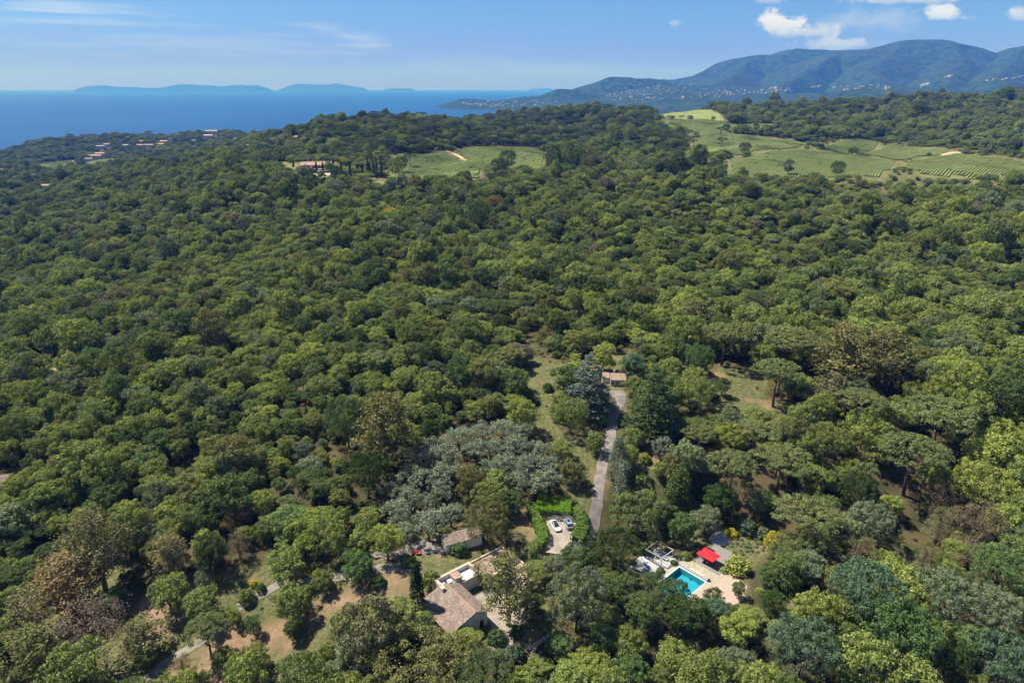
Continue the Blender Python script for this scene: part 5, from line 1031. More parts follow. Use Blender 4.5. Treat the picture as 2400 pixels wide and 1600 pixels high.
# ------------------------------------------------------------------ trees that can be told apart, one line each
# kind, crown centre x, y and crown width in the photograph, tint, label, height factor
G_OL = 'olive trees of the grove'
TREES = [
 ('oak', 907, 1263, 84, 'lime', 'round yellow-green tree on a bare trunk beside the garage yard', 1.15),
 ('oak', 857, 1225, 66, 'oak', 'mid green oak just behind the round yellow-green tree', 1.1),
 ('oak', 836, 1320, 86, 'jade', 'bright green bushy oak left of the round yellow-green tree', 1.0),
 ('shrub', 886, 1366, 48, 'deep', 'dark green round shrub on the soil between the yard and the path', 1.0),
 ('shrub', 1010, 1352, 52, 'oak', 'green shrub between the cypress and the roof terrace', 1.0),
 ('shrub', 960, 1312, 40, 'oak', 'low green shrub beside the grey lane above the cypress', .8),
 ('shrub', 1076, 1283, 46, 'jade', 'fresh green bush against the garage wall', 1.0),
 ('tall_oak', 1142, 1222, 118, 'olivebrown', 'broad olive-brown oak standing behind the garage roof', .8),
 ('eucalyptus', 1190, 1356, 150, 'olivebrown', 'tall eucalyptus with bare trunk in front of the villa courtyard', .82),
 ('open_eucalyptus', 1122, 1330, 60, 'olivebrown', 'slim eucalyptus at the edge of the tiled roof', .8),
 ('oak', 985, 1560, 255, 'olivebrown', 'very broad olive-brown tree in front of the villa at the picture bottom', .62),
 ('oak', 1086, 1497, 88, 'lime', 'low yellow-green tree under the villa gable', .5),
 ('tall_oak', 1352, 1405, 150, 'grey', 'large grey-green holm oak between villa and pool', .95),
 ('tall_oak', 1352, 1310, 80, 'dark', 'dark oak below the car park entrance', .9),
 ('tall_oak', 1300, 1325, 62, 'grey', 'small grey oak right of the villa roof', .9),
 ('tall_oak', 1438, 1285, 118, 'deep', 'dark oak mass at the foot of the drive', .75),
 ('tall_oak', 1258, 1340, 62, 'oak', 'green oak against the right end of the villa wing', .8),
 ('oak', 1246, 1412, 66, 'deep', 'dark shrubby tree beside the villa drive', .9),
 ('tall_oak', 1496, 1205, 148, 'pine', 'broad olive-green tree right of the drive above the pergola', .62),
 ('oak', 1603, 1233, 76, 'jade', 'bright green tree behind the pergola', 1.2),
 ('oak', 1656, 1212, 76, 'grey', 'grey-green tree above the bright green tree', 1.0),
 ('tall_oak', 1684, 1172, 84, 'deep', 'dark rounded holm oak above the white gravel patch', .9),
 ('conifer', 1592, 1150, 66, 'dark', 'dark upright pine above the bright green tree', .72),
 ('conifer', 1572, 1185, 50, 'dark', 'smaller dark upright pine beside the larger one', .7),
 ('shrub', 1715, 1246, 34, 'yellow', 'small round yellow shrub at the edge of the white gravel', .9),
 ('shrub', 1756, 1233, 48, 'blue', 'blue-green round shrub right of the small yellow shrub', 1.1),
 ('shrub', 1790, 1245, 36, 'grey', 'grey shrub between the blue-green shrub and the yellow bush', 1.0),
 ('shrub', 1815, 1262, 46, 'yellow', 'tall bright yellow bush on the garden slope', 1.3),
 ('shrub', 1815, 1283, 26, 'silver', 'pale silvery shrub in front of the tall yellow bush', .8),
 ('ball', 1606, 1300, 29, 'oak', 'large clipped box ball beside the dining deck', .85),
 ('shrub', 1588, 1302, 22, 'silver', 'silvery shrub beside the clipped box ball', 1.0),
 ('shrub', 1580, 1317, 22, 'dark', 'low dark shrub at the pool terrace corner', .7),
 ('shrub', 1549, 1334, 20, 'dark', 'small dark shrub at the corner of the lounging deck', .9),
 ('shrub', 1731, 1322, 66, 'lime', 'broad yellow-green shrub right of the dining deck', .8),
 ('shrub', 1697, 1335, 22, 'lime', 'little yellow-green shrub at the end of the dining deck', .9),
 ('tall_oak', 1534, 1366, 54, 'dark', 'slim dark tree at the hidden corner of the pool', 1.15),
 ('tall_oak', 1576, 1398, 82, 'dark', 'dark tree whose top hides the near edge of the pool', 1.1),
 ('tall_oak', 1672, 1400, 48, 'dark', 'small dark tree standing on the pale stone terrace edge', 1.1),
 ('tall_oak', 1733, 1380, 36, 'dark', 'pointed dark tree right of the stone terrace', 1.1),
 ('tall_oak', 1450, 1380, 84, 'dark', 'dark oak left of the lounging deck', .95),
 ('tall_oak', 1518, 1432, 100, 'dark', 'dark oak below the pool on the left', .95),
 ('tall_oak', 1609, 1440, 100, 'deep', 'very dark oak below the pool in the middle', .95),
 ('tall_oak', 1675, 1432, 70, 'blue', 'blue-green tree below the stone terrace', .9),
 ('oak', 1728, 1466, 104, 'lime', 'rounded yellow-green oak below the stone terrace', .7),
 ('oak', 1806, 1350, 60, 'dark', 'dark green tree right of the stone terrace', .9),
 ('oak', 1812, 1412, 72, 'deep', 'deep green tree beside the lower clearing', 1.0),
 ('shrub', 1866, 1395, 30, 'oak', 'single small bush at the top of the lower clearing', 1.3),
 ('tall_oak', 1890, 1330, 96, 'grey', 'silvery tree above the lower clearing', .8),
 ('oak', 1850, 1290, 110, 'pine', 'olive-green tree right of the tall yellow bush', .8),
 ('oak', 1920, 1262, 110, 'pine', 'rounded olive tree below the stone pine', .8),
 ('brown_tree', 2024, 1290, 100, 'brown', 'brownish eucalyptus standing over the blue-green trees', .8),
 ('tall_oak', 2029, 1392, 158, 'blue', 'large blue-green tree at the centre of the lower right slope', .9),
 ('tall_oak', 1884, 1520, 170, 'blue', 'large blue-green tree at the bottom edge below the lower clearing', .8),
 ('tall_oak', 2102, 1480, 190, 'jade', 'very large green tree right of the bottom blue-green tree', .75),
 ('tall_oak', 2217, 1405, 150, 'grey', 'broad grey-green tree on the lower right slope', .8),
 ('tall_oak', 2343, 1340, 130, 'jade', 'fresh green tree at the right edge above the grey-green ones', .85),
 ('tall_oak', 2335, 1440, 140, 'grey', 'dull green tree at the right edge of the lower slope', .8),
 ('tall_oak', 2350, 1550, 150, 'blue', 'blue-green tree in the bottom right corner', .8),
 ('tall_oak', 2215, 1545, 120, 'deep', 'deep green tree left of the bottom right corner', .8),
 ('tall_oak', 2090, 1580, 120, 'blue', 'bluish tree at the bottom edge below the very large green tree', .8),
 ('oak', 1723, 1558, 100, 'grey', 'grey-green oak at the bottom edge under the yellow-green oak', .9),
 ('oak', 1800, 1580, 84, 'lime', 'small yellow-green oak at the bottom edge', .9),
 ('oak', 1975, 1575, 70, 'olivebrown', 'olive-brown tree at the bottom edge between two blue-green trees', 1.0),
 ('open_eucalyptus', 2170, 1300, 66, 'olivebrown', 'thin open eucalyptus with visible trunk on the right slope', .95),
 ('open_eucalyptus', 2246, 1318, 60, 'rust', 'reddish thin eucalyptus beside the open one', .8),
 ('brown_tree', 2215, 1160, 92, 'brown', 'rust-topped eucalyptus at the head of the right-hand group', .85),
 ('brown_tree', 2205, 1222, 92, 'euc', 'brownish eucalyptus in the middle of the right-hand group', .85),
 ('brown_tree', 2298, 1208, 118, 'brown', 'widest rusty eucalyptus of the right-hand group', .75),
 ('bare', 2275, 1275, 50, 'twig', 'dead pale tree with bare limbs under the rusty eucalyptus', .9),
 ('bare', 2215, 1260, 46, 'twig', 'leaning pale bare limbs beside the dead tree', .9),
 ('bare', 2178, 1098, 34, 'twig', 'small grey leafless tree above the rust-topped eucalyptus', .9),
 ('pine', 1825, 862, 116, 'pine', 'stone pine with a visible trunk at the edge of the right clearing', .95),
 ('pine', 1641, 1012, 88, 'pine', 'stone pine left of the bright oak among the pines', .8),
 ('pine', 1775, 1003, 112, 'pine', 'stone pine crown below the right clearing', .75),
 ('pine', 1717, 1082, 132, 'pine', 'stone pine with dark trunk over the shaded bank', .9),
 ('pine', 1835, 1068, 150, 'pine', 'broadest stone pine of the central pine group', .75),
 ('pine', 1894, 1196, 166, 'pine', 'low rounded stone pine above the olive trees', .65),
 ('pine', 2143, 1050, 176, 'pine', 'large stone pine above the deep shadow on the right', .8),
 ('pine', 2205, 962, 182, 'pine', 'flat-topped stone pine behind the large one', .75),
 ('pine', 2020, 934, 126, 'pine', 'stone pine beneath the tall brown eucalyptus', .8),
 ('pine', 1700, 775, 120, 'pine', 'distant stone pine above the right clearing', .8),
 ('pine', 1860, 790, 150, 'pine', 'stone pine beside the big brown eucalyptus', .8),
 ('eucalyptus', 1985, 812, 180, 'olivebrown', 'big brown-green eucalyptus crowning the right slope', .55),
 ('eucalyptus', 2075, 815, 160, 'olivebrown', 'second brown-green eucalyptus beside the big one', .55),
 ('eucalyptus', 1951, 905, 100, 'euc', 'grey-brown eucalyptus below the big brown-green one', .6),
 ('oak', 1626, 918, 96, 'oak', 'oak casting a shadow on the right clearing', 1.1),
 ('oak', 1578, 860, 70, 'oak', 'yellowish oak above the deodar cedar', 1.0),
 ('oak', 1640, 838, 76, 'jade', 'round green oak at the top of the right clearing', 1.2),
 ('oak', 1694, 900, 33, 'dark', 'small dark tree alone in the right clearing', 1.5),
 ('oak', 1714, 1018, 88, 'lime', 'bright lime oak in the middle of the stone pines', .9),
 ('oak', 2028, 998, 112, 'lime', 'bright green oak below the stone pine and eucalyptus', .9),
 ('oak', 1944, 1020, 92, 'oak', 'green oak beside the narrow bare strip', 1.0),
 ('oak', 2239, 878, 130, 'lime', 'wide yellow-green oak on the right slope', .9),
 ('oak', 2009, 1147, 92, 'deep', 'deep green oak below the narrow bare strip', 1.2),
 ('oak', 2089, 1180, 60, 'lime', 'small rounded yellow-green tree below the deep shadow', 1.0),
 ('oak', 2040, 1215, 112, 'grey', 'grey-green tree below the small yellow-green one', .9),
 ('oak', 2315, 1128, 150, 'lime', 'massive bright green oak at the right edge', .9),
 ('oak', 2350, 1020, 130, 'lime', 'bright oak at the right edge above the massive one', .9),
 ('cedar', 1528, 945, 142, 'dark', 'tall dark green deodar cedar right of the drive', .80),
 ('cedar', 1380, 905, 125, 'bluecedar', 'blue-grey cedar beside the small white house', .75),
 ('conifer', 1449, 1080, 50, 'silver', 'silver-grey columnar conifer on the right of the drive', .95),
 ('conifer', 1462, 1135, 50, 'silver', 'lower silver-grey conifer on the right of the drive', .95),
 ('conifer', 1478, 1150, 34, 'cyp', 'dark columnar conifer behind the silver ones', 1.3),
 ('oak', 1486, 898, 50, 'oak', 'green oak between the small white house and the deodar cedar', 1.0),
 ('oak', 1486, 1022, 56, 'oak', 'leafy oak leaning over the top of the drive', 1.0),
 ('oak', 1566, 998, 60, 'jade', 'fresh green tree below the deodar cedar', 1.1),
 ('oak', 1555, 1040, 56, 'silver', 'silver-leaved tree above the strip of soil', 1.0),
 ('shrub', 1511, 1070, 34, 'lime', 'light green shrub beside the strip of soil', 1.0),
 ('shrub', 1505, 1120, 40, 'oak', 'long green shrub bank right of the conifers', .9),
 ('shrub', 1500, 1145, 36, 'dark', 'lower green shrub bank right of the conifers', .9),
 ('oak', 1546, 1095, 38, 'lime', 'little light green tree on the strip of soil', 1.1),
 ('oak', 1339, 964, 82, 'oak', 'oak on a leaning trunk left of the bright hedge', 1.15),
 ('oak', 1222, 966, 76, 'lime', 'bright oak at the top edge of the olive grove', 1.1),
 ('shrub', 1253, 938, 26, 'blue', 'small blue-green bush in the grassy slope', 1.0),
 ('shrub', 1283, 905, 30, 'dark', 'small dark bush in the grassy slope', 1.0),
 ('oak', 1396, 1034, 42, 'oak', 'rounded green tree shading the drive', 1.2),
 ('oak', 1314, 1055, 72, 'oak', 'low green tree on the slope above the olive grove', .8),
 ('oak', 1337, 1100, 60, 'olivebrown', 'olive-brown tree between olive grove and drive', 1.1),
 ('shrub', 1375, 1130, 26, 'grey', 'small grey bush left of the drive', .8),
 ('oak', 1483, 852, 66, 'blue', 'blue-green tree right of the small white house', 1.1),
 ('oak', 1415, 832, 66, 'lime', 'yellow-green tree behind the small white house', 1.1),
 ('cypress', 1470, 872, 15, 'cyp', 'thin dark cypress beside the small white house', .75),
 ('shrub', 1350, 818, 50, 'pine', 'greyish tree left of the yellow-green tree by the white house', 1.1),
 ('eucalyptus', 898, 985, 165, 'olivebrown', 'tall dark brown eucalyptus rising above the olive grove', .72),
 ('tall_oak', 812, 985, 110, 'dark', 'dark green oak left of the tall brown eucalyptus', 1.0),
 ('tall_oak', 860, 1110, 110, 'deep', 'deep green oak at the left foot of the olive grove', .9),
 ('tall_oak', 1010, 1010, 60, 'deep', 'dark oak at the head of the olive grove', 1.0),
 ('oak', 1100, 1120, 76, 'olivebrown', 'olive-brown oak among the olives', 1.0),
 ('oak', 1148, 1158, 96, 'oak', 'green oak on the lower side of the olive grove', .8),
 ('oak', 1205, 1175, 60, 'dark', 'dark oak behind the clipped car park hedge', 1.0),
 ('eucalyptus', 217, 1262, 160, 'euc', 'tall grey-green eucalyptus with forked trunk on the left', .85),
 ('eucalyptus', 150, 1352, 190, 'rust', 'rusty eucalyptus with a low spreading crown on the left', .5),
 ('brown_tree', 192, 1468, 190, 'purple', 'purple-brown tree with a dark trunk at the lower left', .85),
 ('eucalyptus', 75, 1530, 190, 'olivebrown', 'olive-brown eucalyptus in the bottom left corner', .6),
 ('open_eucalyptus', 62, 1425, 150, 'euc', 'sparse greyish eucalyptus at the left edge', .6),
 ('cypress', 22, 1578, 34, 'cyp', 'dark cypress tip in the bottom left corner', .9),
 ('eucalyptus', 398, 1285, 104, 'euc', 'yellowish olive eucalyptus behind the dark shrub', .62),
 ('eucalyptus', 481, 1268, 74, 'lime', 'yellow-green tree between two eucalyptus on the left', .75),
 ('brown_tree', 556, 1268, 76, 'brown', 'orange-brown tree on several thin trunks', .8),
 ('brown_tree', 549, 1207, 76, 'rust', 'brown tree standing behind the orange-brown one', .7),
 ('oak', 311, 1358, 62, 'deep', 'dark shrubby tree right of the forked eucalyptus', .9),
 ('oak', 264, 1402, 82, 'jade', 'bright green low tree below the forked eucalyptus', .8),
 ('oak', 394, 1386, 98, 'oak', 'oak with visible trunk at the soil patch', 1.05),
 ('oak', 473, 1412, 92, 'oak', 'green oak above the umbrella pine', .95),
 ('pine', 482, 1468, 106, 'pine', 'umbrella pine on a tall bare trunk at the lower left', .95),
 ('oak', 477, 1352, 46, 'grey', 'small grey tree in the dry meadow', 1.1),
 ('shrub', 578, 1394, 42, 'oak', 'dense round bush on the left of the footpath', 1.2),
 ('shrub', 611, 1375, 28, 'jade', 'smaller round bush beside the footpath', 1.1),
 ('shrub', 594, 1365, 22, 'yellow', 'yellow flowering bush behind the round bushes', .9),
 ('oak', 683, 1402, 92, 'oak', 'oak on the soil bank right of the footpath', 1.0),
 ('oak', 690, 1466, 50, 'dark', 'small dark oak below the oak on the soil bank', 1.2),
 ('oak', 593, 1461, 40, 'jade', 'small green oak right of the footpath', 1.3),
 ('oak', 549, 1437, 38, 'lime', 'little tree with thin trunk beside the footpath', 1.2),
 ('oak', 600, 1533, 62, 'oak', 'small oak with forked trunk in the lower meadow', 1.1),
 ('oak', 520, 1540, 56, 'oak', 'light green tree right of the umbrella pine trunk', 1.2),
 ('eucalyptus', 332, 1474, 115, 'euc', 'yellow-olive feathery tree in the dry meadow', .5),
 ('oak', 340, 1530, 56, 'oak', 'green shrubby tree below the feathery tree', 1.0),
 ('brown_tree', 426, 1550, 56, 'brown', 'small brown tree at the bottom left of the pine', .8),
 ('oak', 676, 1314, 100, 'oak', 'dull green oak above the footpath', .9),
 ('oak', 744, 1240, 130, 'lime', 'wide yellow-green oak at the top of the meadow', .85),
 ('oak', 752, 1354, 56, 'oak', 'small oak on the soil at the meadow edge', 1.1),
 ('oak', 813, 1458, 100, 'oak', 'green oak thicket left of the villa terrace', .8),
 ('oak', 872, 1436, 112, 'lime', 'bright oak thicket beside the villa terrace', .6),
 ('oak', 930, 1492, 74, 'oak', 'green tree in front of the villa white wall', .6),
 ('oak', 836, 1512, 110, 'grey', 'grey-green tree left of the very broad olive-brown tree', .9),
 ('oak', 705, 1560, 100, 'dark', 'green thicket at the bottom edge of the meadow', .8),
 ('oak', 795, 1570, 90, 'grey', 'grey-green thicket at the bottom edge', .8),
 ('shrub', 780, 1448, 13, 'dark', 'tiny bush alone on the bare soil', 1.3),
 ('oak', 1170, 1545, 70, 'grey', 'greyish tree at the bottom edge beside the stepped path', .9),
 ('oak', 1310, 1510, 70, 'jade', 'green tree right of the stepped path', .9),
 ('oak', 1420, 1490, 90, 'dark', 'dark tree below the large grey-green holm oak', .9),
 ('oak', 1480, 1560, 90, 'jade', 'green tree at the bottom edge in the middle', .9),
 ('oak', 1370, 1570, 90, 'lime', 'yellowish tree at the bottom edge right of the stepped path', .9),
 ('oak', 1580, 1540, 100, 'oak', 'mid green tree at the bottom edge left of the grey-green oak', .9),
 ('oak', 1210, 1590, 70, 'lime', 'light green bush cropped by the bottom edge', .9),
 ('shrub', 1165, 1490, 50, 'dark', 'dark garden shrub below the tall eucalyptus', 1.0),
 ('shrub', 1205, 1525, 46, 'blue', 'blue-green garden shrub left of the stepped path', 1.0),
 ('shrub', 1213, 1478, 40, 'deep', 'deep green garden shrub right of the eucalyptus trunk', 1.0),
]
for k, cx, cy, wd, tint, lab, hk in TREES:
    plant_px(k, cx, cy, wd, tint, lab, hk=hk)
q = at(981, 1444); plant('cypress', q.x, q.y, 1.75, 'cyp', 'tall dark cypress at the corner of the tiled villa', hk=.88)
# the olive grove: alike, so they share one group and label
for cx, cy, wd in [(931, 1200, 70), (965, 1165, 66), (1003, 1228, 78), (1056, 1204, 62), (1002, 1180, 60), (990, 1120, 72), (1040, 1070, 76), (1035, 1150, 66), (985, 1075, 66),
                   (1010, 1045, 60), (1075, 1025, 62), (1060, 1110, 60), (1180, 1010, 70), (1215, 1045, 66), (1190, 1085, 66), (1240, 1095, 72), (1280, 1120, 72), (1250, 1140, 66),
                   (1150, 1050, 60), (1295, 1085, 50), (920, 1150, 56), (950, 1245, 56), (1155, 1095, 56), (1115, 1055, 60), (1220, 1010, 56), (1265, 1055, 60), (1035, 1100, 60), (960, 1115, 60), (1215, 1125, 58), (1130, 1010, 58), (1020, 1215, 60), (940, 1222, 56)]:
    plant_px('olive', cx, cy, wd * 1.14, 'olive', 'silvery grey-green olive tree in the grove above the garage', G_OL, hk=1.12)
# lavender and santolina balls on the garden slope
for i in range(26):
    a, b = i % 6, i // 6
    plant_px('ball', 1712 + a * 14 + _rv.uniform(-4, 4) + b * 3, 1262 + b * 9 + _rv.uniform(-3, 3), _rv.uniform(8, 12), _rv.choice(['silver', 'silver', 'oak', 'grey']),
             'small clipped ball plant on the slope beside the dining deck', 'clipped balls on the garden slope', hk=.7, name='ball_plant', cat='plant')
# hedge-row trees of the vineyards and the estate garden
for k, cx, cy, wd, tint, lab, hk in [
    ('pine', 1572, 274, 24, 'deep', 'umbrella pine standing in the far striped vineyard', .8), ('pine', 1612, 308, 30, 'deep', 'umbrella pine left of the vineyard track', .8),
    ('pine', 1690, 301, 24, 'deep', 'umbrella pine at the start of the vineyard hedge', .8), ('oak', 1703, 299, 18, 'deep', 'dark oak beside the pine of the vineyard hedge', 1.3),
    ('pine', 1693, 325, 28, 'deep', 'umbrella pine alone in the brownish vineyard', .8), ('oak', 1747, 345, 30, 'dark', 'round oak between two vineyards', 1.1),
    ('oak', 1850, 388, 26, 'grey', 'grey-green tree at the near edge of the large vineyard', 1.4), ('oak', 1965, 392, 36, 'dark', 'dark oak at the lower vineyard edge', 1.2),
    ('pine', 1918, 328, 26, 'deep', 'umbrella pine at the vineyard corner under the wooded hill', .8),
    ('eucalyptus', 1300, 365, 50, 'deep', 'leftmost tall dark eucalyptus beyond the first vineyard', .8), ('eucalyptus', 1340, 358, 56, 'dark', 'tallest dark eucalyptus beyond the first vineyard', .9),
    ('eucalyptus', 1385, 368, 52, 'olivebrown', 'brownish eucalyptus of the tall clump', .8), ('eucalyptus', 1425, 385, 46, 'dark', 'eucalyptus at the right of the tall clump', .7),
    ('eucalyptus', 1590, 378, 56, 'deep', 'first dark eucalyptus left of the large vineyard', .7), ('eucalyptus', 1640, 366, 62, 'deep', 'highest dark eucalyptus left of the large vineyard', .75),
    ('eucalyptus', 1685, 385, 54, 'deep', 'dark eucalyptus touching the large vineyard', .7), ('eucalyptus', 1540, 390, 50, 'dark', 'lower eucalyptus behind the ridge', .6),
    ('oak', 1190, 370, 44, 'dark', 'dark oak in the middle of the first vineyard', 1.3), ('oak', 1170, 385, 40, 'dark', 'lower oak in the middle of the first vineyard', 1.1),
    ('oak', 925, 388, 42, 'oak', 'round light oak in the estate garden', 1.2), ('pine', 960, 365, 32, 'deep', 'dark pine at the estate edge of the first vineyard', .9),
    ('oak', 940, 380, 34, 'dark', 'dark oak behind the round light oak of the estate', 1.2), ('tall_oak', 790, 410, 34, 'dark', 'dark oak in front of the estate house terrace', 1.2),
    ('oak', 712, 412, 34, 'dark', 'dark oak under the estate house wall', 1.0), ('olive', 868, 412, 22, 'olive', 'olive tree on the estate lawn', 1.0),
    ('olive', 840, 412, 22, 'olive', 'olive tree left of the estate lawn', 1.0), ('oak', 770, 388, 26, 'oak', 'green tree against the estate house', 1.2),
    ('oak', 1120, 500, 66, 'dark', 'big dark oak standing out in the middle of the forest', 1.3), ('eucalyptus', 1625, 730, 110, 'olivebrown', 'olive-brown eucalyptus above the right clearing', .5),
    ('oak', 915, 500, 44, 'yellow', 'yellow-flowering tree in the forest below the estate', .9), ('oak', 1160, 470, 40, 'rust', 'rusty oak in the forest below the first vineyard', .9)]:
    plant_px(k, cx, cy, wd, tint, lab, hk=hk)
for cx, top, base in [(743, 380, 412), (758, 381, 412), (782, 372, 402), (801, 380, 415), (822, 380, 420), (850, 383, 410), (863, 376, 410), (867, 380, 412), (877, 376, 415), (884, 378, 420), (895, 377, 417), (838, 387, 408),
                      (809, 406, 424), (812, 406, 428), (736, 396, 412), (688, 378, 392)]:
    q = at(cx, base); dep = q.y * math.cos(PITCH) + (HC - q.z) * math.sin(PITCH)
    plant('cypress', q.x, q.y, dep * 3.2 / 1600 , 'cyp', 'slim dark cypress in the row of the ridge estate garden', 'cypresses of the ridge estate garden', hk=(base - top) / 1600.0 * dep / (9.0 * dep * 3.2 / 1600 / .95))
print('hand placed', len(FOOT))

# ------------------------------------------------------------------ the oak forest: nearest trees as things, the rest as one mass
r = np.random.RandomState(21)
def scatter(y0, y1, s0, growth):
    pts = []; y_ = y0
    while y_ < y1:
        s = s0 * (1 + growth * max(0, y_ - 500) / 1000.0); xm = (y_ + 25) * .84; n = int(2 * xm / s)
        xs = -xm + (np.arange(n) + r.uniform(0, 1)) * s
        pts.append(np.stack([xs + r.uniform(-.42, .42, n) * s, y_ + r.uniform(-.42, .42, n) * s, np.full(n, s)], -1)); y_ += s * .9
    return np.concatenate(pts)
S = scatter(92, 2500, 5.2, 0.50)
z_ = ground(S[:, 0], S[:, 1]); keep = z_ > 2.0
for P in GRASS: keep &= ~inside(S[:, 0], S[:, 1], P)
for P in LOTS: keep &= ~(inside(S[:, 0], S[:, 1], P) | (edge_dist(S[:, 0], S[:, 1], P) < 1.5))
for P in FIELDS: keep &= ~(inside(S[:, 0], S[:, 1], P) | (edge_dist(S[:, 0], S[:, 1], P) < 4))
for P in LAWNS + [ESTATE]: keep &= ~(inside(S[:, 0], S[:, 1], P) | (edge_dist(S[:, 0], S[:, 1], P) < 2.5))
keep &= edge_dist(S[:, 0], S[:, 1], np.array(ROAD), False) > 5.0; keep &= edge_dist(S[:, 0], S[:, 1], np.array(PATH), False) > 3.5
for x, y, q in FOOT: keep &= np.hypot(S[:, 0] - x, S[:, 1] - y) > q * .72 + 1.1
keep &= ~(inside(S[:, 0], S[:, 1], LOW[0]) & (r.uniform(0, 1, len(S)) < .55))
keep &= ~inside(S[:, 0], S[:, 1], GROVE)
for x, y, q in CLEAR: keep &= np.hypot(S[:, 0] - x, S[:, 1] - y) > q
# small openings in the canopy
op = np.sin(S[:, 0] * .031 + 1.3) * np.sin(S[:, 1] * .027 + .4) + .7 * np.sin(S[:, 0] * .083 - S[:, 1] * .047); keep &= ~((op > 1.30) & (r.uniform(0, 1, len(S)) < .6))
S, z_ = S[keep], z_[keep]
n = len(S); u_ = S[:, 0] / S[:, 1]
big = np.sin(S[:, 0] * .021 + 2) * np.sin(S[:, 1] * .017 + 1) + .6 * np.sin(S[:, 0] * .05 + S[:, 1] * .04)
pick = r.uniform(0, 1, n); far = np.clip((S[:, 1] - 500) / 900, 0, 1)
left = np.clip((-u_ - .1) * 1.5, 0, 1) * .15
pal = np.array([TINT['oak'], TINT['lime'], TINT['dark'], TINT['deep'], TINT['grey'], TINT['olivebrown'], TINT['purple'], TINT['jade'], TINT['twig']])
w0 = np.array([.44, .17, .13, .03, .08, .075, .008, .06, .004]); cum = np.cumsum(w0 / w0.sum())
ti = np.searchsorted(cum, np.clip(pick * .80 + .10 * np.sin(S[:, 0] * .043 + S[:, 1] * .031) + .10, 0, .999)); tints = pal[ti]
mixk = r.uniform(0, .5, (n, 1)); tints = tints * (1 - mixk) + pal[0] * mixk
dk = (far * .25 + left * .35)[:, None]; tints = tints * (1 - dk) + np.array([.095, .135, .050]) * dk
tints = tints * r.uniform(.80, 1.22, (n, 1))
Rs = S[:, 2] * (.40 + .52 * r.uniform(0, 1, n) ** 1.3); Rs = np.where(r.uniform(0, 1, n) < .16, Rs * 1.55, Rs) * (1 + .14 * big)
hks = r.uniform(.75, 1.35, n) * (1 + .12 * big)
kindi = np.where(pick > .93, 1, 0); pinezone = (S[:, 1] > 820) & (S[:, 1] < 1500) & (u_ > -.25) & (u_ < .25)
kindi = np.where((r.uniform(0, 1, n) < .045) & (S[:, 1] < 820), 2, kindi); kindi = np.where((r.uniform(0, 1, n) < .018) & (S[:, 1] < 820), 4, kindi)
kindi = np.where(pinezone & (r.uniform(0, 1, n) < .6), 2, kindi); kindi = np.where((S[:, 1] > 1300) & (r.uniform(0, 1, n) < .25), 2, kindi)
kindi = np.where((S[:, 1] > 900) & (r.uniform(0, 1, n) < .012), 3, kindi)
tints[kindi == 2] = np.array([.085, .120, .045]) * r.uniform(.8, 1.2, ((kindi == 2).sum(), 1)); tints[kindi == 3] = TINT['cyp']; tints[kindi == 4] = np.array(TINT['olivebrown']) * r.uniform(.8, 1.15, ((kindi == 4).sum(), 1)); hks[kindi == 4] = .6
Rs[kindi == 2] *= 1.25; Rs[kindi == 3] = 1.3; hks[kindi == 3] = .9; hks[kindi == 2] = .72
low_ = np.zeros(n, bool)
for P in LOW: low_ |= inside(S[:, 0], S[:, 1], P)
hks[low_] *= .55; Rs[low_] *= .85
for q_ in ([(1480, 1392), (1790, 1392), (1810, 1560), (1480, 1560)], [(930, 1478), (1260, 1478), (1290, 1620), (890, 1620)]):
    w_ = inside(S[:, 0], S[:, 1], poly(q_)); hks[w_] *= .55; Rs[w_] *= .85
gd = inside(S[:, 0], S[:, 1], GARDEN); hks[gd] *= .5; Rs[gd] *= .8
coast = (S[:, 1] > 1450) & (u_ < -.22); hks[coast] *= .55; tints[coast] *= .92
# the 215 that show largest and sit inside the frame become trees of their own
depth = S[:, 1] * math.cos(PITCH) + (HC - z_ - 4) * math.sin(PITCH); zc = (S[:, 1] * math.sin(PITCH) - (HC - z_ - 4) * math.cos(PITCH)) / depth
vis = (np.abs(S[:, 0] / depth) < .76) & (np.abs(zc) < .51) & (kindi == 0)
order = np.argsort(np.where(vis, -Rs / depth, 1)); own = order[:N_OWN]; isown = np.zeros(n, bool); isown[own] = True
WORDS = {0: ('mid green', 'oak'), 1: ('yellow-green', 'lime'), 2: ('dark green', 'dark'), 3: ('very dark', 'deep'), 4: ('grey-green', 'grey'), 5: ('olive-brown', 'ob'), 6: ('purple-brown', 'pb'), 7: ('fresh green', 'jade'), 8: ('pale dry', 'tw')}
for i in own:
    wd = WORDS[int(ti[i])][0]; px = S[i, 0] / depth[i] * 1600 + 1200
    side = 'on the slope left of the villa' if px < 820 else ('on the slope around the villa and drive' if px < 1560 else 'on the slope right of the drive')
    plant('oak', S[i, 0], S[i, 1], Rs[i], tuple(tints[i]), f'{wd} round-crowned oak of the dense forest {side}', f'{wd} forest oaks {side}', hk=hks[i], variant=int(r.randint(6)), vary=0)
S, z_, Rs, hks, tints, kindi = S[~isown], z_[~isown], Rs[~isown], hks[~isown], tints[~isown], kindi[~isown]; n = len(S)
print('forest mass', n)
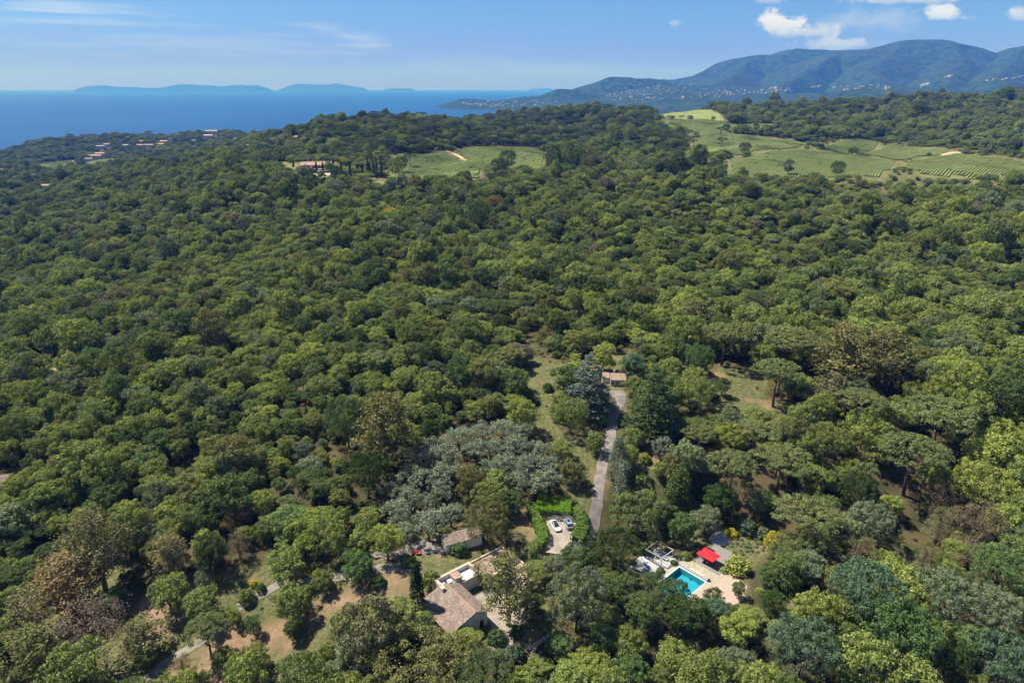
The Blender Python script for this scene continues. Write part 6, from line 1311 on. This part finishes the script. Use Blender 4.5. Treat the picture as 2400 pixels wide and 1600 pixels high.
# one object: the tree shapes it is made of, and one point per tree; its node tree sets a tree on every point
def build_mass(name, label, variants, S, z_, vsel, sx, hks, tints):
    n = len(S); V, F, MI, LF, VAR = [], [], [], [], []; base = 0
    for vi, (k, j) in enumerate(variants):
        for me, mi in ((PROTO[k][j][0], 0), (PROTO[k][j][1], 1)):
            nv, nf = len(me.vertices), len(me.polygons); co = np.empty(nv * 3, np.float32); me.vertices.foreach_get('co', co)
            lt = np.empty(nf, np.int32); me.polygons.foreach_get('loop_total', lt); lv = np.empty(len(me.loops), np.int32); me.loops.foreach_get('vertex_index', lv)
            q = lt == 4; ls = np.empty(nf, np.int32); me.polygons.foreach_get('loop_start', ls)
            V.append(co.reshape(-1, 3)); F.append(np.stack([lv[ls[q] + e] for e in range(4)], -1) + base); MI.append(np.full(q.sum(), mi)); VAR.append(np.full(nv, vi))
            lf = np.full(nf, .5, np.float32)
            if 'leaf' in me.attributes: me.attributes['leaf'].data.foreach_get('value', lf)
            LF.append(lf[q]); base += nv
    nproto = base
    V.append(np.stack([S[:, 0], S[:, 1], z_], -1).astype(np.float32)); VAR.append(np.full(n, -1))
    fm = np_mesh(name, np.concatenate(V), np.concatenate(F), [LEAF_INST, BARK], np.concatenate(MI))
    a_ = fm.attributes.new('leaf', 'FLOAT', 'FACE'); a_.data.foreach_set('value', np.concatenate(LF).astype(np.float32))
    a_ = fm.attributes.new('variant', 'INT', 'POINT'); a_.data.foreach_set('value', np.concatenate(VAR).astype(np.int32))
    def pt_attr(name, typ, key, vals, dim):
        full = np.zeros((nproto + n, dim), np.float32); full[nproto:] = np.asarray(vals, np.float32).reshape(n, dim)
        at_ = fm.attributes.new(name, typ, 'POINT'); at_.data.foreach_set(key, full.ravel())
    vfull = np.zeros(nproto + n, np.int32); vfull[nproto:] = vsel
    a_ = fm.attributes.new('pick', 'INT', 'POINT'); a_.data.foreach_set('value', vfull)
    pt_attr('size', 'FLOAT_VECTOR', 'vector', np.stack([sx, sx * r.uniform(.9, 1.1, n), sx * hks], -1), 3)
    pt_attr('turn', 'FLOAT_VECTOR', 'vector', np.stack([np.zeros(n), np.zeros(n), r.uniform(0, 6.28, n)], -1), 3)
    pt_attr('tint', 'FLOAT_COLOR', 'color', np.concatenate([tints, np.ones((n, 1))], 1), 4)
    gn = bpy.data.node_groups.new('forest', 'GeometryNodeTree'); gn.interface.new_socket('Geometry', in_out='INPUT', socket_type='NodeSocketGeometry'); gn.interface.new_socket('Geometry', in_out='OUTPUT', socket_type='NodeSocketGeometry')
    L_, A_ = gn.links, gn.nodes.new
    gi, go = A_('NodeGroupInput'), A_('NodeGroupOutput')
    def named(nm, dt):
        q = A_('GeometryNodeInputNamedAttribute'); q.data_type = dt; q.inputs['Name'].default_value = nm; return q.outputs['Attribute']
    def equal(sock, val):
        c = A_('FunctionNodeCompare'); c.data_type = 'INT'; c.operation = 'EQUAL'; L_.new(sock, c.inputs[2]); c.inputs[3].default_value = val; return c.outputs[0]
    var_ = named('variant', 'INT'); g2i = A_('GeometryNodeGeometryToInstance')
    for vi in reversed(range(len(variants))):
        s_ = A_('GeometryNodeSeparateGeometry'); s_.domain = 'POINT'; L_.new(gi.outputs[0], s_.inputs[0]); L_.new(equal(var_, vi), s_.inputs[1]); L_.new(s_.outputs[0], g2i.inputs[0])
    s_ = A_('GeometryNodeSeparateGeometry'); s_.domain = 'POINT'; L_.new(gi.outputs[0], s_.inputs[0]); L_.new(equal(var_, -1), s_.inputs[1])
    iop = A_('GeometryNodeInstanceOnPoints'); L_.new(s_.outputs[0], iop.inputs['Points']); L_.new(g2i.outputs[0], iop.inputs['Instance']); iop.inputs['Pick Instance'].default_value = True
    L_.new(named('pick', 'INT'), iop.inputs['Instance Index']); L_.new(named('turn', 'FLOAT_VECTOR'), iop.inputs['Rotation']); L_.new(named('size', 'FLOAT_VECTOR'), iop.inputs['Scale'])
    L_.new(iop.outputs[0], go.inputs[0])
    fo = link(name, fm); md = fo.modifiers.new('forest', 'NODES'); md.node_group = gn
    tag(fo, label, kind='stuff')

variants = [('oak', i) for i in range(6)] + [('tall_oak', 0), ('tall_oak', 1), ('pine', 0), ('pine', 1), ('pine', 2), ('cypress', 0), ('eucalyptus', 0)]
vsel = np.select([kindi == 0, kindi == 1, kindi == 2, kindi == 4], [r.randint(0, 6, n), 6 + r.randint(0, 2, n), 8 + r.randint(0, 3, n), 12], 11)
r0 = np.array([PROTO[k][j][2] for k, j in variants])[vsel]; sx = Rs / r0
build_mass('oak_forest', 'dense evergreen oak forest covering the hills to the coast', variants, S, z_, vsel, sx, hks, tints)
# undergrowth: low bushes in the gaps and, thinly, in the clearings
U = []
yy_ = 96.0
while yy_ < 430:
    s = 2.5 + yy_ / 260.0; xm = (yy_ + 25) * .84; m_n = int(2 * xm / s); U.append(np.stack([-xm + (np.arange(m_n) + r.uniform(0, 1)) * s + r.uniform(-.4, .4, m_n) * s, yy_ + r.uniform(-.4, .4, m_n) * s], -1)); yy_ += s * .9
U = np.concatenate(U); k_ = np.ones(len(U), bool); cl = np.zeros(len(U), bool)
for P in GRASS: cl |= inside(U[:, 0], U[:, 1], P)
for P in LOTS: k_ &= ~inside(U[:, 0], U[:, 1], P)
for P in LAWNS: k_ &= ~inside(U[:, 0], U[:, 1], P)
k_ &= (edge_dist(U[:, 0], U[:, 1], np.array(ROAD), False) > 2.9) & (edge_dist(U[:, 0], U[:, 1], np.array(PATH), False) > 2.0)
dens = .5 + .5 * np.sin(U[:, 0] * .19 + 1) * np.sin(U[:, 1] * .23); k_ &= np.where(cl, r.uniform(0, 1, len(U)) < .22 + .40 * dens, r.uniform(0, 1, len(U)) < .62)
U, cl = U[k_], cl[k_]; n = len(U); uR = np.where(cl, .16 + .5 * r.uniform(0, 1, n) ** 2.2, r.uniform(.5, 1.3, n)); pu = np.array([TINT['oak'], TINT['grey'], TINT['lime'], TINT['dark'], (.20, .18, .09), (.17, .135, .08)])
ut = pu[r.choice(6, n, p=[.3, .14, .14, .2, .14, .08])] * r.uniform(.75, 1.2, (n, 1))
build_mass('undergrowth', 'low bushes and scrub between the trees', [('shrub', 0), ('shrub', 1), ('shrub', 2)], U, ground(U[:, 0], U[:, 1]) - .1, r.randint(0, 3, n), uR / 1.5, r.uniform(.6, 1.0, n), ut)
